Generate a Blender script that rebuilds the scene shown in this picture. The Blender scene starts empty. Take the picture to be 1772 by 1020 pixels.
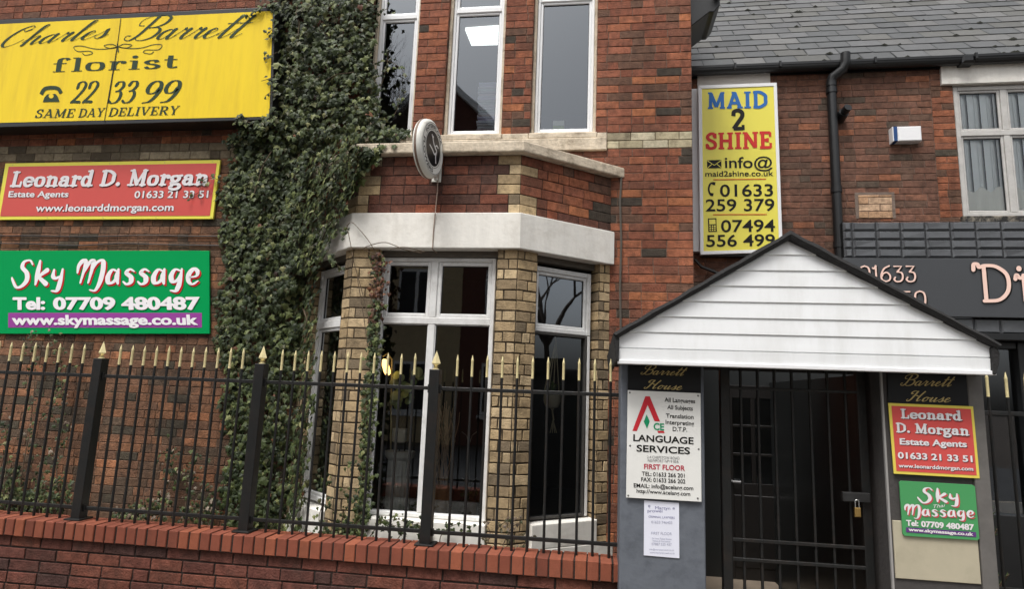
import bpy, math, random
from mathutils import Vector, Matrix
random.seed(7)
R = math.radians
SC = bpy.context.scene
COL = SC.collection

# ------------------------------------------------------------------ camera, sky, sun, exposure
FPX, IW, IH = 1070.0, 1772.0, 1020.0
CAM = Vector((0.0, -5.57, 1.7))
ROT = ((0.99061029, 0.13148229, 0.03746534),
       (0.01558333, 0.1636613, -0.9863935),
       (-0.1358249, 0.97771539, 0.16007563))          # rows: image right, image down, forward
cd = bpy.data.cameras.new('camera'); cam = bpy.data.objects.new('camera', cd); COL.objects.link(cam)
cd.sensor_fit = 'HORIZONTAL'; cd.sensor_width = 36.0; cd.lens = FPX / IW * 36.0
cd.clip_start = 0.05; cd.clip_end = 3000
_r, _d, _f = (Vector(v) for v in ROT)
m3 = Matrix((_r, -_d, -_f)).transposed()
cam.matrix_world = Matrix.Translation(CAM) @ m3.to_4x4()
SC.camera = cam

SUN_EL, SUN_AZ = R(62), R(205)
w = bpy.data.worlds.new('World'); SC.world = w; w.use_nodes = True
nt = w.node_tree; bg = nt.nodes['Background']
sky = nt.nodes.new('ShaderNodeTexSky'); sky.sky_type = 'NISHITA'; sky.sun_disc = False
sky.sun_elevation = SUN_EL; sky.sun_rotation = SUN_AZ; sky.air_density = 1.0; sky.dust_density = 6.0; sky.ozone_density = 1.0
hs = nt.nodes.new('ShaderNodeHueSaturation'); hs.inputs['Saturation'].default_value = 0.22
nt.links.new(sky.outputs[0], hs.inputs['Color']); nt.links.new(hs.outputs[0], bg.inputs['Color'])
bg.inputs['Strength'].default_value = 0.115
sl = bpy.data.lights.new('sun', 'SUN'); sl.energy = 1.35; sl.angle = R(20); sl.color = (1.0, 0.97, 0.93)
so = bpy.data.objects.new('sun', sl); COL.objects.link(so)
_sd = Vector((math.sin(SUN_AZ) * math.cos(SUN_EL), math.cos(SUN_AZ) * math.cos(SUN_EL), math.sin(SUN_EL)))
so.rotation_euler = _sd.to_track_quat('Z', 'Y').to_euler()
vs = SC.view_settings; vs.view_transform = 'Standard'; vs.look = 'None'; vs.gamma = 1.0; vs.use_curve_mapping = False
vs.exposure = 0.68
SC.render.engine = 'CYCLES'
SC.cycles.max_bounces = 8; SC.cycles.transparent_max_bounces = 12; SC.cycles.glossy_bounces = 4
SC.cycles.use_denoising = True

# ------------------------------------------------------------------ measuring helpers
def ray(px, py):
    x, y = (px - IW / 2) / FPX, (py - IH / 2) / FPX
    return Vector([ROT[0][i] * x + ROT[1][i] * y + ROT[2][i] for i in range(3)])

class Plane:                                  # a surface of the place: a point on it, its outward normal, its horizontal direction
    def __init__(s, p, ang=0.0):
        s.p = Vector(p); s.u = Vector((math.cos(ang), math.sin(ang), 0)); s.n = Vector((math.sin(ang), -math.cos(ang), 0))
        s.v = Vector((0, 0, 1))
    def P(s, px, py, off=0.0):
        d = ray(px, py); q = s.p + s.n * off
        return CAM + d * ((q - CAM).dot(s.n) / d.dot(s.n))
    def uv(s, px, py, off=0.0):
        q = s.P(px, py, off) - s.p
        return q.dot(s.u), q.z
    def at(s, a, z, off=0.0):
        return s.p + s.u * a + s.v * z + s.n * off
    def back(s, d):
        q = Plane(s.p, 0); q.u, q.n = s.u, s.n; q.p = s.p - s.n * d
        return q

def lin(r, g, b):
    f = lambda c: (c / 255 / 12.92) if c / 255 <= 0.04045 else ((c / 255 + 0.055) / 1.055) ** 2.4
    return (f(r), f(g), f(b))

# ------------------------------------------------------------------ mesh collector
WORG = {}
def org(o):
    return WORG.get(o.name, Vector((0, 0, 0))) if o else Vector((0, 0, 0))

class MB:
    def __init__(s): s.v = []; s.f = []; s.c = []; s.col = (1, 1, 1)
    def add(s, vs, fs, col=None):
        n = len(s.v); s.v += [tuple(x) for x in vs]; s.f += [tuple(i + n for i in f) for f in fs]
        s.c += [col or s.col] * len(vs); return s
    def box(s, a, b, col=None):
        (x0, y0, z0), (x1, y1, z1) = a, b
        return s.add([(x0,y0,z0),(x1,y0,z0),(x1,y1,z0),(x0,y1,z0),(x0,y0,z1),(x1,y0,z1),(x1,y1,z1),(x0,y1,z1)],
                     [(0,3,2,1),(4,5,6,7),(0,1,5,4),(1,2,6,5),(2,3,7,6),(3,0,4,7)], col)
    def pbox(s, pl, a0, a1, z0, z1, o0, o1, bev=0.0, col=None):      # box in a plane's frame, o1 = outer offset
        b = bev
        P = pl.at
        if b <= 0:
            vs = [P(a0,z0,o0),P(a1,z0,o0),P(a1,z1,o0),P(a0,z1,o0),P(a0,z0,o1),P(a1,z0,o1),P(a1,z1,o1),P(a0,z1,o1)]
            return s.add(vs, [(0,3,2,1),(4,5,6,7),(0,1,5,4),(1,2,6,5),(2,3,7,6),(3,0,4,7)], col)
        vs = [P(a0,z0,o0),P(a1,z0,o0),P(a1,z1,o0),P(a0,z1,o0),P(a0,z0,o1-b),P(a1,z0,o1-b),P(a1,z1,o1-b),P(a0,z1,o1-b),
              P(a0+b,z0+b,o1),P(a1-b,z0+b,o1),P(a1-b,z1-b,o1),P(a0+b,z1-b,o1)]
        return s.add(vs, [(0,3,2,1),(0,1,5,4),(1,2,6,5),(2,3,7,6),(3,0,4,7),(4,5,9,8),(5,6,10,9),(6,7,11,10),(7,4,8,11),(8,9,10,11)], col)
    def prism(s, pts, d, col=None):                                  # polygon pts swept by vector d
        n = len(pts); d = Vector(d); a = [Vector(p) for p in pts]
        return s.add(a + [p + d for p in a], [tuple(range(n)), tuple(range(2*n-1, n-1, -1))] +
                     [(i, i + n, (i+1) % n + n, (i+1) % n) for i in range(n)], col)
    def tube(s, pts, r, n=8, col=None, cap=True):
        pts = [Vector(p) for p in pts]; rs = r if isinstance(r, (list, tuple)) else [r] * len(pts)
        vs = []; fs = []; prev = None
        for i, p in enumerate(pts):
            t = (pts[min(i+1, len(pts)-1)] - pts[max(i-1, 0)]).normalized()
            if prev is None:
                a = Vector((0, 0, 1)) if abs(t.z) < 0.9 else Vector((1, 0, 0)); prev = t.cross(a).normalized()
            prev = (prev - t * prev.dot(t)).normalized(); b = t.cross(prev)
            for k in range(n):
                an = 2 * math.pi * k / n; vs.append(p + (prev * math.cos(an) + b * math.sin(an)) * rs[i])
        for i in range(len(pts) - 1):
            for k in range(n):
                fs.append((i*n+k, i*n+(k+1) % n, (i+1)*n+(k+1) % n, (i+1)*n+k))
        if cap: fs += [tuple(range(n-1, -1, -1)), tuple(range((len(pts)-1)*n, len(pts)*n))]
        return s.add(vs, fs, col)
    def lathe(s, base, prof, n=16, col=None, axis=Vector((0,0,1))):
        return s.tube([Vector(base) + axis * z for r, z in prof], [max(r, 1e-4) for r, z in prof], n, col)
    def build(s, name, mat, parent=None, smooth=False, bevel=0.0):
        o0 = org(parent)
        me = bpy.data.meshes.new(name)
        me.from_pydata([(a - o0.x, b - o0.y, c - o0.z) for a, b, c in s.v], [], s.f)
        at = me.color_attributes.new('col', 'FLOAT_COLOR', 'POINT')
        at.data.foreach_set('color', [k for c in s.c for k in (c[0], c[1], c[2], 1.0)])
        me.materials.append(mat)
        if smooth: me.polygons.foreach_set('use_smooth', [True] * len(me.polygons))
        me.validate(); me.update()
        o = bpy.data.objects.new(name, me); COL.objects.link(o)
        if parent: o.parent = parent
        WORG[o.name] = o0
        if bevel:
            md = o.modifiers.new('bevel', 'BEVEL'); md.width = bevel; md.segments = 2; md.limit_method = 'ANGLE'; md.angle_limit = R(40)
        if smooth:
            try: me.set_sharp_from_angle(angle=R(45))
            except Exception: pass
        return o

def thing(name, loc, label, cat, group=None):
    o = bpy.data.objects.new(name, None); COL.objects.link(o); o.location = loc; o.empty_display_size = 0.1
    WORG[o.name] = Vector(loc); o['label'] = label; o['category'] = cat
    if group: o['group'] = group
    return o
def tag(o, label, cat, group=None):
    o['label'] = label; o['category'] = cat
    if group: o['group'] = group
    return o
def struct(o, kind='structure'):
    o['kind'] = kind; return o

# ------------------------------------------------------------------ materials
def mat(name, col=None, rough=0.6, metal=0.0, noise=0.0, nscale=6.0, bump=0.0, bscale=60.0, attr=False, spec=0.5, dirt=None, dscale=2.0, damt=0.0, stretch=(1,1,1), coat=0.0, big=0.0, bigscale=(1.1,1.1,.5)):
    m = bpy.data.materials.new(name); m.use_nodes = True; t = m.node_tree; N = t.nodes; L = t.links
    b = N['Principled BSDF']; b.inputs['Roughness'].default_value = rough; b.inputs['Metallic'].default_value = metal
    b.inputs['Specular IOR Level'].default_value = spec
    if coat: b.inputs['Coat Weight'].default_value = coat
    tc = N.new('ShaderNodeTexCoord')
    if attr:
        a = N.new('ShaderNodeVertexColor'); a.layer_name = 'col'; src = a.outputs['Color']
    else:
        a = N.new('ShaderNodeRGB'); a.outputs[0].default_value = (*col, 1); src = a.outputs[0]
    if noise:
        mp = N.new('ShaderNodeMapping'); mp.inputs['Scale'].default_value = stretch; L.new(tc.outputs['Object'], mp.inputs['Vector'])
        n = N.new('ShaderNodeTexNoise'); n.inputs['Scale'].default_value = nscale; n.inputs['Detail'].default_value = 8; n.inputs['Roughness'].default_value = 0.65
        L.new(mp.outputs[0], n.inputs['Vector'])
        r = N.new('ShaderNodeMapRange'); r.inputs['From Min'].default_value = 0.25; r.inputs['From Max'].default_value = 0.75
        r.inputs['To Min'].default_value = 1 - noise; r.inputs['To Max'].default_value = 1 + noise; L.new(n.outputs['Fac'], r.inputs['Value'])
        mx = N.new('ShaderNodeVectorMath'); mx.operation = 'SCALE'; L.new(src, mx.inputs[0]); L.new(r.outputs[0], mx.inputs['Scale']); src = mx.outputs[0]
    if damt:
        mp2 = N.new('ShaderNodeMapping'); mp2.inputs['Scale'].default_value = stretch; L.new(tc.outputs['Object'], mp2.inputs['Vector'])
        n2 = N.new('ShaderNodeTexNoise'); n2.inputs['Scale'].default_value = dscale; n2.inputs['Detail'].default_value = 10; n2.inputs['Roughness'].default_value = 0.7
        L.new(mp2.outputs[0], n2.inputs['Vector'])
        r2 = N.new('ShaderNodeMapRange'); r2.inputs['From Min'].default_value = 0.48; r2.inputs['From Max'].default_value = 0.68
        r2.inputs['To Min'].default_value = 0; r2.inputs['To Max'].default_value = damt; L.new(n2.outputs['Fac'], r2.inputs['Value'])
        mm = N.new('ShaderNodeMix'); mm.data_type = 'RGBA'; L.new(r2.outputs[0], mm.inputs[0]); L.new(src, mm.inputs[6]); mm.inputs[7].default_value = (*(dirt or (.05,.045,.04)), 1); src = mm.outputs[2]
    if big:                                              # broad weathering, runs down the surface
        mp3 = N.new('ShaderNodeMapping'); mp3.inputs['Scale'].default_value = bigscale; L.new(tc.outputs['Object'], mp3.inputs['Vector'])
        n3 = N.new('ShaderNodeTexNoise'); n3.inputs['Scale'].default_value = 1.6; n3.inputs['Detail'].default_value = 7; n3.inputs['Roughness'].default_value = .6; L.new(mp3.outputs[0], n3.inputs['Vector'])
        r3 = N.new('ShaderNodeMapRange'); r3.inputs['From Min'].default_value = .32; r3.inputs['From Max'].default_value = .68; r3.inputs['To Min'].default_value = 1 - big; r3.inputs['To Max'].default_value = 1 + big * .7; L.new(n3.outputs['Fac'], r3.inputs['Value'])
        m3_ = N.new('ShaderNodeVectorMath'); m3_.operation = 'SCALE'; L.new(src, m3_.inputs[0]); L.new(r3.outputs[0], m3_.inputs['Scale']); src = m3_.outputs[0]
    L.new(src, b.inputs['Base Color'])
    if bump:
        nb = N.new('ShaderNodeTexNoise'); nb.inputs['Scale'].default_value = bscale; nb.inputs['Detail'].default_value = 6; L.new(tc.outputs['Object'], nb.inputs['Vector'])
        bp = N.new('ShaderNodeBump'); bp.inputs['Strength'].default_value = bump; bp.inputs['Distance'].default_value = 0.01
        L.new(nb.outputs['Fac'], bp.inputs['Height']); L.new(bp.outputs[0], b.inputs['Normal'])
    return m

def glass_mat(name, tint=(.9,.93,.92), boost=1.5, wave=0.0):
    m = bpy.data.materials.new(name); m.use_nodes = True; t = m.node_tree; N = t.nodes; L = t.links
    N.remove(N['Principled BSDF']); out = N['Material Output']
    tr = N.new('ShaderNodeBsdfTransparent'); tr.inputs[0].default_value = (*tint, 1)
    gl = N.new('ShaderNodeBsdfGlossy'); gl.inputs['Roughness'].default_value = 0.012; gl.inputs[0].default_value = (.88,.94,1,1)
    fr = N.new('ShaderNodeFresnel'); fr.inputs['IOR'].default_value = 1.5
    mu = N.new('ShaderNodeMath'); mu.operation = 'MULTIPLY'; mu.use_clamp = True; mu.inputs[1].default_value = boost; L.new(fr.outputs[0], mu.inputs[0])
    mx = N.new('ShaderNodeMixShader'); L.new(mu.outputs[0], mx.inputs[0]); L.new(tr.outputs[0], mx.inputs[1]); L.new(gl.outputs[0], mx.inputs[2])
    if wave:
        tc = N.new('ShaderNodeTexCoord'); nb = N.new('ShaderNodeTexNoise'); nb.inputs['Scale'].default_value = 2.2; L.new(tc.outputs['Object'], nb.inputs['Vector'])
        bp = N.new('ShaderNodeBump'); bp.inputs['Strength'].default_value = wave; bp.inputs['Distance'].default_value = 0.01; L.new(nb.outputs['Fac'], bp.inputs['Height']); L.new(bp.outputs[0], gl.inputs['Normal'])
    L.new(mx.outputs[0], out.inputs['Surface'])
    return m

def emit_mat(name, col, s):
    m = bpy.data.materials.new(name); m.use_nodes = True; b = m.node_tree.nodes['Principled BSDF']
    b.inputs['Base Color'].default_value = (*col, 1); b.inputs['Emission Color'].default_value = (*col, 1); b.inputs['Emission Strength'].default_value = s
    return m

M = {}
M['brick'] = mat('brick', attr=True, rough=0.85, noise=0.5, nscale=20, bump=0.8, bscale=80, damt=0.5, dscale=8, dirt=lin(66,54,48), spec=0.2, big=.3)
M['brick_sooty'] = mat('sooty_brick', attr=True, rough=0.88, noise=0.5, nscale=22, bump=0.8, bscale=80, damt=0.75, dscale=7, dirt=lin(60,52,46), spec=0.2, big=.38)
M['brick_yellow'] = mat('yellow_brick', attr=True, rough=0.85, noise=0.28, nscale=26, bump=0.6, bscale=90, damt=0.62, dscale=9, dirt=lin(84,74,58), spec=0.2, big=.15)
M['stone'] = mat('stone', lin(208,194,172), rough=0.8, noise=0.2, nscale=16, bump=0.6, bscale=36, damt=0.7, dscale=7, big=.14, bigscale=(5,5,.8), dirt=lin(120,105,85))
M['white_render'] = mat('white_painted_render', lin(232,229,221), rough=0.75, noise=0.05, nscale=9, bump=0.25, bscale=30, damt=0.4, dscale=4.5, big=.07, bigscale=(7,7,.7), dirt=lin(168,160,146))
M['white_paint'] = mat('white_painted_timber', lin(222,222,220), rough=0.5, noise=0.06, nscale=14, bump=0.08, bscale=40, damt=0.3, dscale=6, dirt=lin(135,128,118))
M['grey_white_paint'] = mat('greyed_white_paint', lin(186,184,180), rough=0.55, noise=0.08, nscale=14, damt=0.4, dscale=6, dirt=lin(130,126,120))
M['upvc'] = mat('white_plastic', lin(232,233,234), rough=0.35, noise=0.03, nscale=5, damt=0.08, dscale=3, dirt=lin(170,168,160))
M['cladding'] = mat('white_cladding', lin(229,231,232), rough=0.38, noise=0.03, nscale=3, damt=0.25, dscale=3.5, stretch=(2,2,.5), dirt=lin(188,188,182))
M['black_metal'] = mat('black_iron', lin(22,23,23), rough=0.42, damt=.35, dscale=14, dirt=lin(52,38,30), noise=0.3, nscale=40, bump=0.15, bscale=90, spec=0.5)
M['black_plastic'] = mat('black_plastic', lin(26,27,28), rough=0.35, noise=0.2, nscale=8, spec=0.5)
M['felt'] = mat('black_roofing_felt', lin(34,33,33), rough=0.9, noise=0.25, nscale=30, bump=0.7, bscale=45)
M['gold'] = mat('gold_paint', lin(222,208,158), rough=0.4, metal=0.2, noise=0.12, nscale=40)
M['slate'] = mat('roof_slate', attr=True, rough=0.62, noise=0.16, nscale=14, bump=0.3, bscale=60, damt=0.15, dscale=4, dirt=lin(70,72,68))
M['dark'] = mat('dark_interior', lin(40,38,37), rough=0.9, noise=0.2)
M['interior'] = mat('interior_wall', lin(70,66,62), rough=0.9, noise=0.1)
M['glass'] = glass_mat('window_glass', boost=4.0, wave=0.05)
M['glass_up'] = glass_mat('upper_window_glass', boost=4.2, wave=0.04)
M['glass_nb'] = glass_mat('neighbour_glass', tint=(.98,.99,.99), boost=1.3, wave=0.04)
M['glass_top'] = glass_mat('top_light_glass', tint=(.6,.62,.62), boost=7.0, wave=0.06)
M['leaf'] = mat('ivy_leaf', attr=True, rough=0.5, noise=0.16, nscale=20, spec=0.22)
M['stem'] = mat('woody_stem', lin(92,78,62), rough=0.9, noise=0.3, nscale=40)
M['mortar'] = M['brick']
M['paving'] = mat('paving', lin(120,116,110), rough=0.9, noise=0.15, nscale=3, bump=0.3, bscale=40)
M['asphalt'] = mat('asphalt', (0.05,0.05,0.052), rough=0.9, noise=0.2, nscale=20, bump=0.5, bscale=120)
M['soil'] = mat('soil', lin(60,50,42), rough=1, noise=0.4, nscale=6, bump=0.8, bscale=20)
PAINT = {}
def paint(r, g, b, rough=0.45, **k):
    key = (r, g, b, rough, tuple(sorted(k.items())))
    if key not in PAINT: k.setdefault('spec', .22); PAINT[key] = mat('paint', lin(r, g, b), rough=rough, noise=k.pop('noise', 0.02), **k)
    return PAINT[key]

# ------------------------------------------------------------------ brickwork
PAL = {
 'main':  [((139,87,67),6),((128,79,61),6),((149,93,68),5),((118,77,61),4),((162,103,71),2),((104,77,63),2.5),((70,63,55),1)],
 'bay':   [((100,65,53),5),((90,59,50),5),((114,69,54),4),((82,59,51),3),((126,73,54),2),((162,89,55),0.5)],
 'left':  [((122,88,67),5),((112,83,65),5),((101,79,63),4),((134,95,70),3.5),((90,75,62),3),((76,69,58),2),((146,99,71),1)],
 'nbr':   [((116,83,69),6),((108,78,65),5),((124,87,70),5),((99,77,65),3),((144,95,71),1.3),((86,74,64),1.2)],
 'nbr_q': [((152,95,69),4),((132,85,65),3),((102,77,63),2),((76,69,59),1)],
 'yellow':[((180,157,121),5),((168,146,113),5),((192,170,135),4),((150,131,103),3),((124,110,90),1.8)],
 'cream': [((186,176,148),4),((172,161,133),4),((196,186,160),3),((142,132,110),1.5)],
 'creamd':[((130,118,98),4),((112,102,86),4),((150,138,116),3),((92,83,70),2)],
 'dwarf': [((108,66,56),5),((100,62,54),5),((116,71,58),4),((92,59,52),3),((76,54,50),1)],
 'coping':[((137,79,60),5),((129,73,57),5),((145,84,62),3),((119,68,54),3)],
}
def pick(pal):
    t = sum(w_ for _, w_ in pal); x = random.random() * t
    for c, w_ in pal:
        x -= w_
        if x <= 0: break
    k = random.uniform(0.9, 1.1)
    return tuple(v * k for v in lin(*c))
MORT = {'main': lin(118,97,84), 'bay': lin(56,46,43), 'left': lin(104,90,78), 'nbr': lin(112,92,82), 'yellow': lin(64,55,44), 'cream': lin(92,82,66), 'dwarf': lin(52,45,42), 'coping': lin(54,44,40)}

def brick_row(mb, pl, a0, a1, z0, z1, pal, row, blen=0.225, joint=0.0065, depth=0.006, off=0.0, headers=0.12, start=None, jit=0.0016, mort=None):
    """one course of bricks between a0 and a1"""
    if a1 - a0 < 0.015: return
    mc = mort
    mb.add([pl.at(a0,z0,off-depth),pl.at(a1,z0,off-depth),pl.at(a1,z1,off-depth),pl.at(a0,z1,off-depth)], [(0,1,2,3)], mc)
    x = a0 if start is None else start
    if start is None:
        x = a0 - (0 if row % 2 else blen / 2) - random.uniform(0, 0.02)
    else:
        while x > a0: x -= blen * 2
    while x < a1 - 0.012:
        L = blen if random.random() > headers else blen * 0.5
        L *= random.uniform(0.97, 1.03)
        x0, x1 = max(x, a0), min(x + L, a1)
        if a1 - x1 < 0.04: x1 = a1; 
        if x1 - x0 > 0.022:
            j = joint / 2; J = lambda: random.uniform(-jit, jit)
            c = pal() if callable(pal) else pick(pal)
            e0, e1, f0, f1 = x0 + j, x1 - j, z0 + j, z1 - j
            o = off + random.uniform(-0.002, 0.0015); b = 0.004
            r = [(e0+J(),f0+J()),(e1+J(),f0+J()),(e1+J(),f1+J()),(e0+J(),f1+J())]
            inn = [(r[0][0]+b,r[0][1]+b),(r[1][0]-b,r[1][1]+b),(r[2][0]-b,r[2][1]-b),(r[3][0]+b,r[3][1]-b)]
            tl = [random.uniform(-0.0015, 0.0015) for _ in range(4)]
            vs = [pl.at(p[0],p[1],off-depth-0.002) for p in r] + [pl.at(p[0],p[1],o-b*0.7) for p in r] + [pl.at(p[0],p[1],o+tl[i]) for i, p in enumerate(inn)]
            mb.add(vs, [(0,1,5,4),(1,2,6,5),(2,3,7,6),(3,0,4,7),(4,5,9,8),(5,6,10,9),(6,7,11,10),(7,4,8,11),(8,9,10,11)], c)
        x = x1 if x1 >= x + L - 1e-6 or x1 == a1 else x + L
        if x1 == a1: break

def brick_wall(mb, pl, a0, a1, z0, z1, course, pal, holes=(), off=0.0, mort=None, blen=0.225, headers=0.12, palfn=None, zref=None, **k):
    """courses from zref; holes = (a0,a1,z0,z1)"""
    zr = z0 if zref is None else zref
    i = math.floor((z0 - zr) / course + 1e-6); z = zr + i * course
    while z < z1 - 0.004:
        za, zb = max(z, z0), min(z + course, z1)
        segs = [(a0, a1)]
        for (h0, h1, g0, g1) in holes:
            if min(zb, g1) - max(za, g0) > (zb - za) * 0.5:
                new = []
                for s0, s1 in segs:
                    if h1 <= s0 or h0 >= s1: new.append((s0, s1)); continue
                    if h0 > s0: new.append((s0, h0))
                    if h1 < s1: new.append((h1, s1))
                segs = new
        for s0, s1 in segs:
            brick_row(mb, pl, s0, s1, za, zb, (palfn(za, s0, s1) if palfn else PAL[pal]), i, off=off, mort=mort or MORT.get(pal, MORT['main']), blen=blen, headers=headers, **k)
        i += 1; z = zr + i * course

# ------------------------------------------------------------------ the setting
g = MB(); g.add([(-400,-400,-0.03),(400,-400,-0.03),(400,400,-0.03),(-400,400,-0.03)], [(0,1,2,3)]); struct(g.build('ground', M['soil']))
g = MB(); g.box((-60,-14.5,-0.3),(60,-5.9,-0.02)); struct(g.build('road', M['asphalt']))
g = MB(); g.box((-60,-5.9,-0.3),(60,-1.9,0.0)); struct(g.build('pavement', M['paving']), 'structure')
g = MB(); g.box((-60,-6.02,-0.3),(60,-5.9,0.006)); struct(g.build('kerb', M['stone']))
g = MB(); g.box((0.62,-1.9,-0.2),(2.6,1.3,0.1)); struct(g.build('path', M['paving']))

MAIN = Plane((0, 0, 0))
# ------------------------------------------------------------------ main building
bld = thing('brick_building', (-2, 1, 0), 'red brick two storey building with cream bands, stone sills and a white banded bay window', 'building')
BZ = -0.6
L0, L1, R1, R0 = Vector((-2.78,0,0)), Vector((-2.085,BZ,0)), Vector((-0.6525,BZ,0)), Vector((0.12,0,0))
BF = Plane((0, BZ, 0)); BL = Plane(L0, math.atan2(BZ, L1.x - L0.x)); BR = Plane(R1, math.atan2(-BZ, R0.x - R1.x))
LBL, LBR = (L1 - L0).length, (R0 - R1).length

def win_rect(pl, tl, br_, off=0.0):
    a0, z1 = pl.uv(*tl, off); a1, z0 = pl.uv(*br_, off); return a0, a1, z0, z1
def ua(px, py, pl=MAIN, off=0.0): return pl.uv(px, py, off)[0]
def uz(px, py, pl=MAIN, off=0.0): return pl.uv(px, py, off)[1]

ZS = uz(990, 228)                          # bottom of the upper windows
W1 = (ua(632, 228), ua(713, 228)); W2 = (ua(765, 228), ua(867, 228)); W3 = (ua(917, 228), ua(1031, 228))
CZ0, CZ1 = uz(1120, 256.5), uz(1120, 228.5)  # cream band
EDGE = 0.852
mb = MB()
C = (CZ1 - CZ0) / 2
CR = 0.0800
holesU = [(W1[0], W1[1], ZS - 0.04, 7), (W2[0], W2[1], ZS - 0.04, 7), (W3[0], W3[1], ZS - 0.04, 7)]
bayhole = (L0.x + 0.08, R0.x - 0.05, 0, 3.7)
def pal_left(z, a, b):
    base = PAL['left']
    def f():
        c = pick(base)
        return c
    return f
# right of the bay
brick_wall(mb, MAIN, -0.6, EDGE, 0.0, CZ0, CR, 'main', holes=[bayhole], zref=CZ0 - 60 * CR, headers=0.28)
brick_wall(mb, MAIN, -1.2, EDGE, CZ1, 6.8, CR, 'main', holes=holesU, headers=0.28)
# between the windows and behind the ivy
brick_wall(mb, MAIN, -2.75, -1.2, CZ0, 6.8, CR, 'main', holes=holesU)
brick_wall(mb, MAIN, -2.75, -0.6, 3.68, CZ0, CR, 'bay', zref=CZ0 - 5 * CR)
# left of the bay
ZL0, ZL1 = uz(200, 277), uz(200, 250)
ml = MB(); brick_wall(ml, MAIN, -7.9, -2.68, 0.0, ZL0, CR, 'left', zref=ZL0 - 60 * CR, headers=0.45); ml.build('wall', M['brick_sooty'], bld)
brick_wall(mb, MAIN, -7.9, -2.75, ZL1, 6.8, CR, 'main', headers=0.3)
wall = mb.build('wall', M['brick'], bld)
mb = MB()
brick_wall(mb, MAIN, -7.9, -2.75, ZL0, ZL1, (ZL1 - ZL0) / 2, 'creamd', mort=MORT['left'])
mb.build('brick_band', M['brick_yellow'], bld)
mb = MB()
brick_wall(mb, MAIN, ua(1050, 240), EDGE, CZ0, CZ1, C, 'cream', mort=MORT['cream'])
mb.build('brick_band', M['brick_yellow'], bld)
# return wall at the right corner, jambs
mb = MB()
RET = Plane((EDGE - 0.0, 0, 0), math.pi / 2)
brick_wall(mb, RET, 0.004, 2.2, 0, 6.8, CR, 'main')
for (x, s) in ((W1[1], -1), (W2[0], 1), (W2[1], -1), (W3[0], 1), (W3[1], -1)):
    pl = Plane((x, 0 if s > 0 else 0.16, 0), math.pi / 2 if s > 0 else -math.pi / 2)
    brick_wall(mb, pl, 0.004, 0.16, ZS - 0.02, 6.8, CR, 'main', zref=CZ1)
mb.build('return_wall', M['brick'], bld)
# stone sill course with raised blocks under the windows
mb = MB()
sx1 = ua(1050, 245)
mb.pbox(MAIN, -1.95, sx1, uz(1000, 262), uz(1000, 240), -0.12, 0.03, 0.008)
for a0, a1 in (W1, W2, W3):
    m2 = MB(); m2.pbox(MAIN, a0 - 0.01, a1 + 0.01, uz(1000, 240) + 0.002, ZS - 0.012, -0.16, 0.02, 0.006); m2.build('stone_sill', M['stone'], bld)
mb.pbox(MAIN, W3[1] + 0.012, sx1, uz(1000, 240) + 0.002, CZ1 + .002, -0.1, 0.010, 0.006)
mb.pbox(MAIN, W2[1] + 0.015, W3[0] - 0.015, uz(1000, 240) + 0.002, uz(890, 232), -0.1, 0.012, 0.006)
mb.build('stone_sill', M['stone'], bld)

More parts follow.
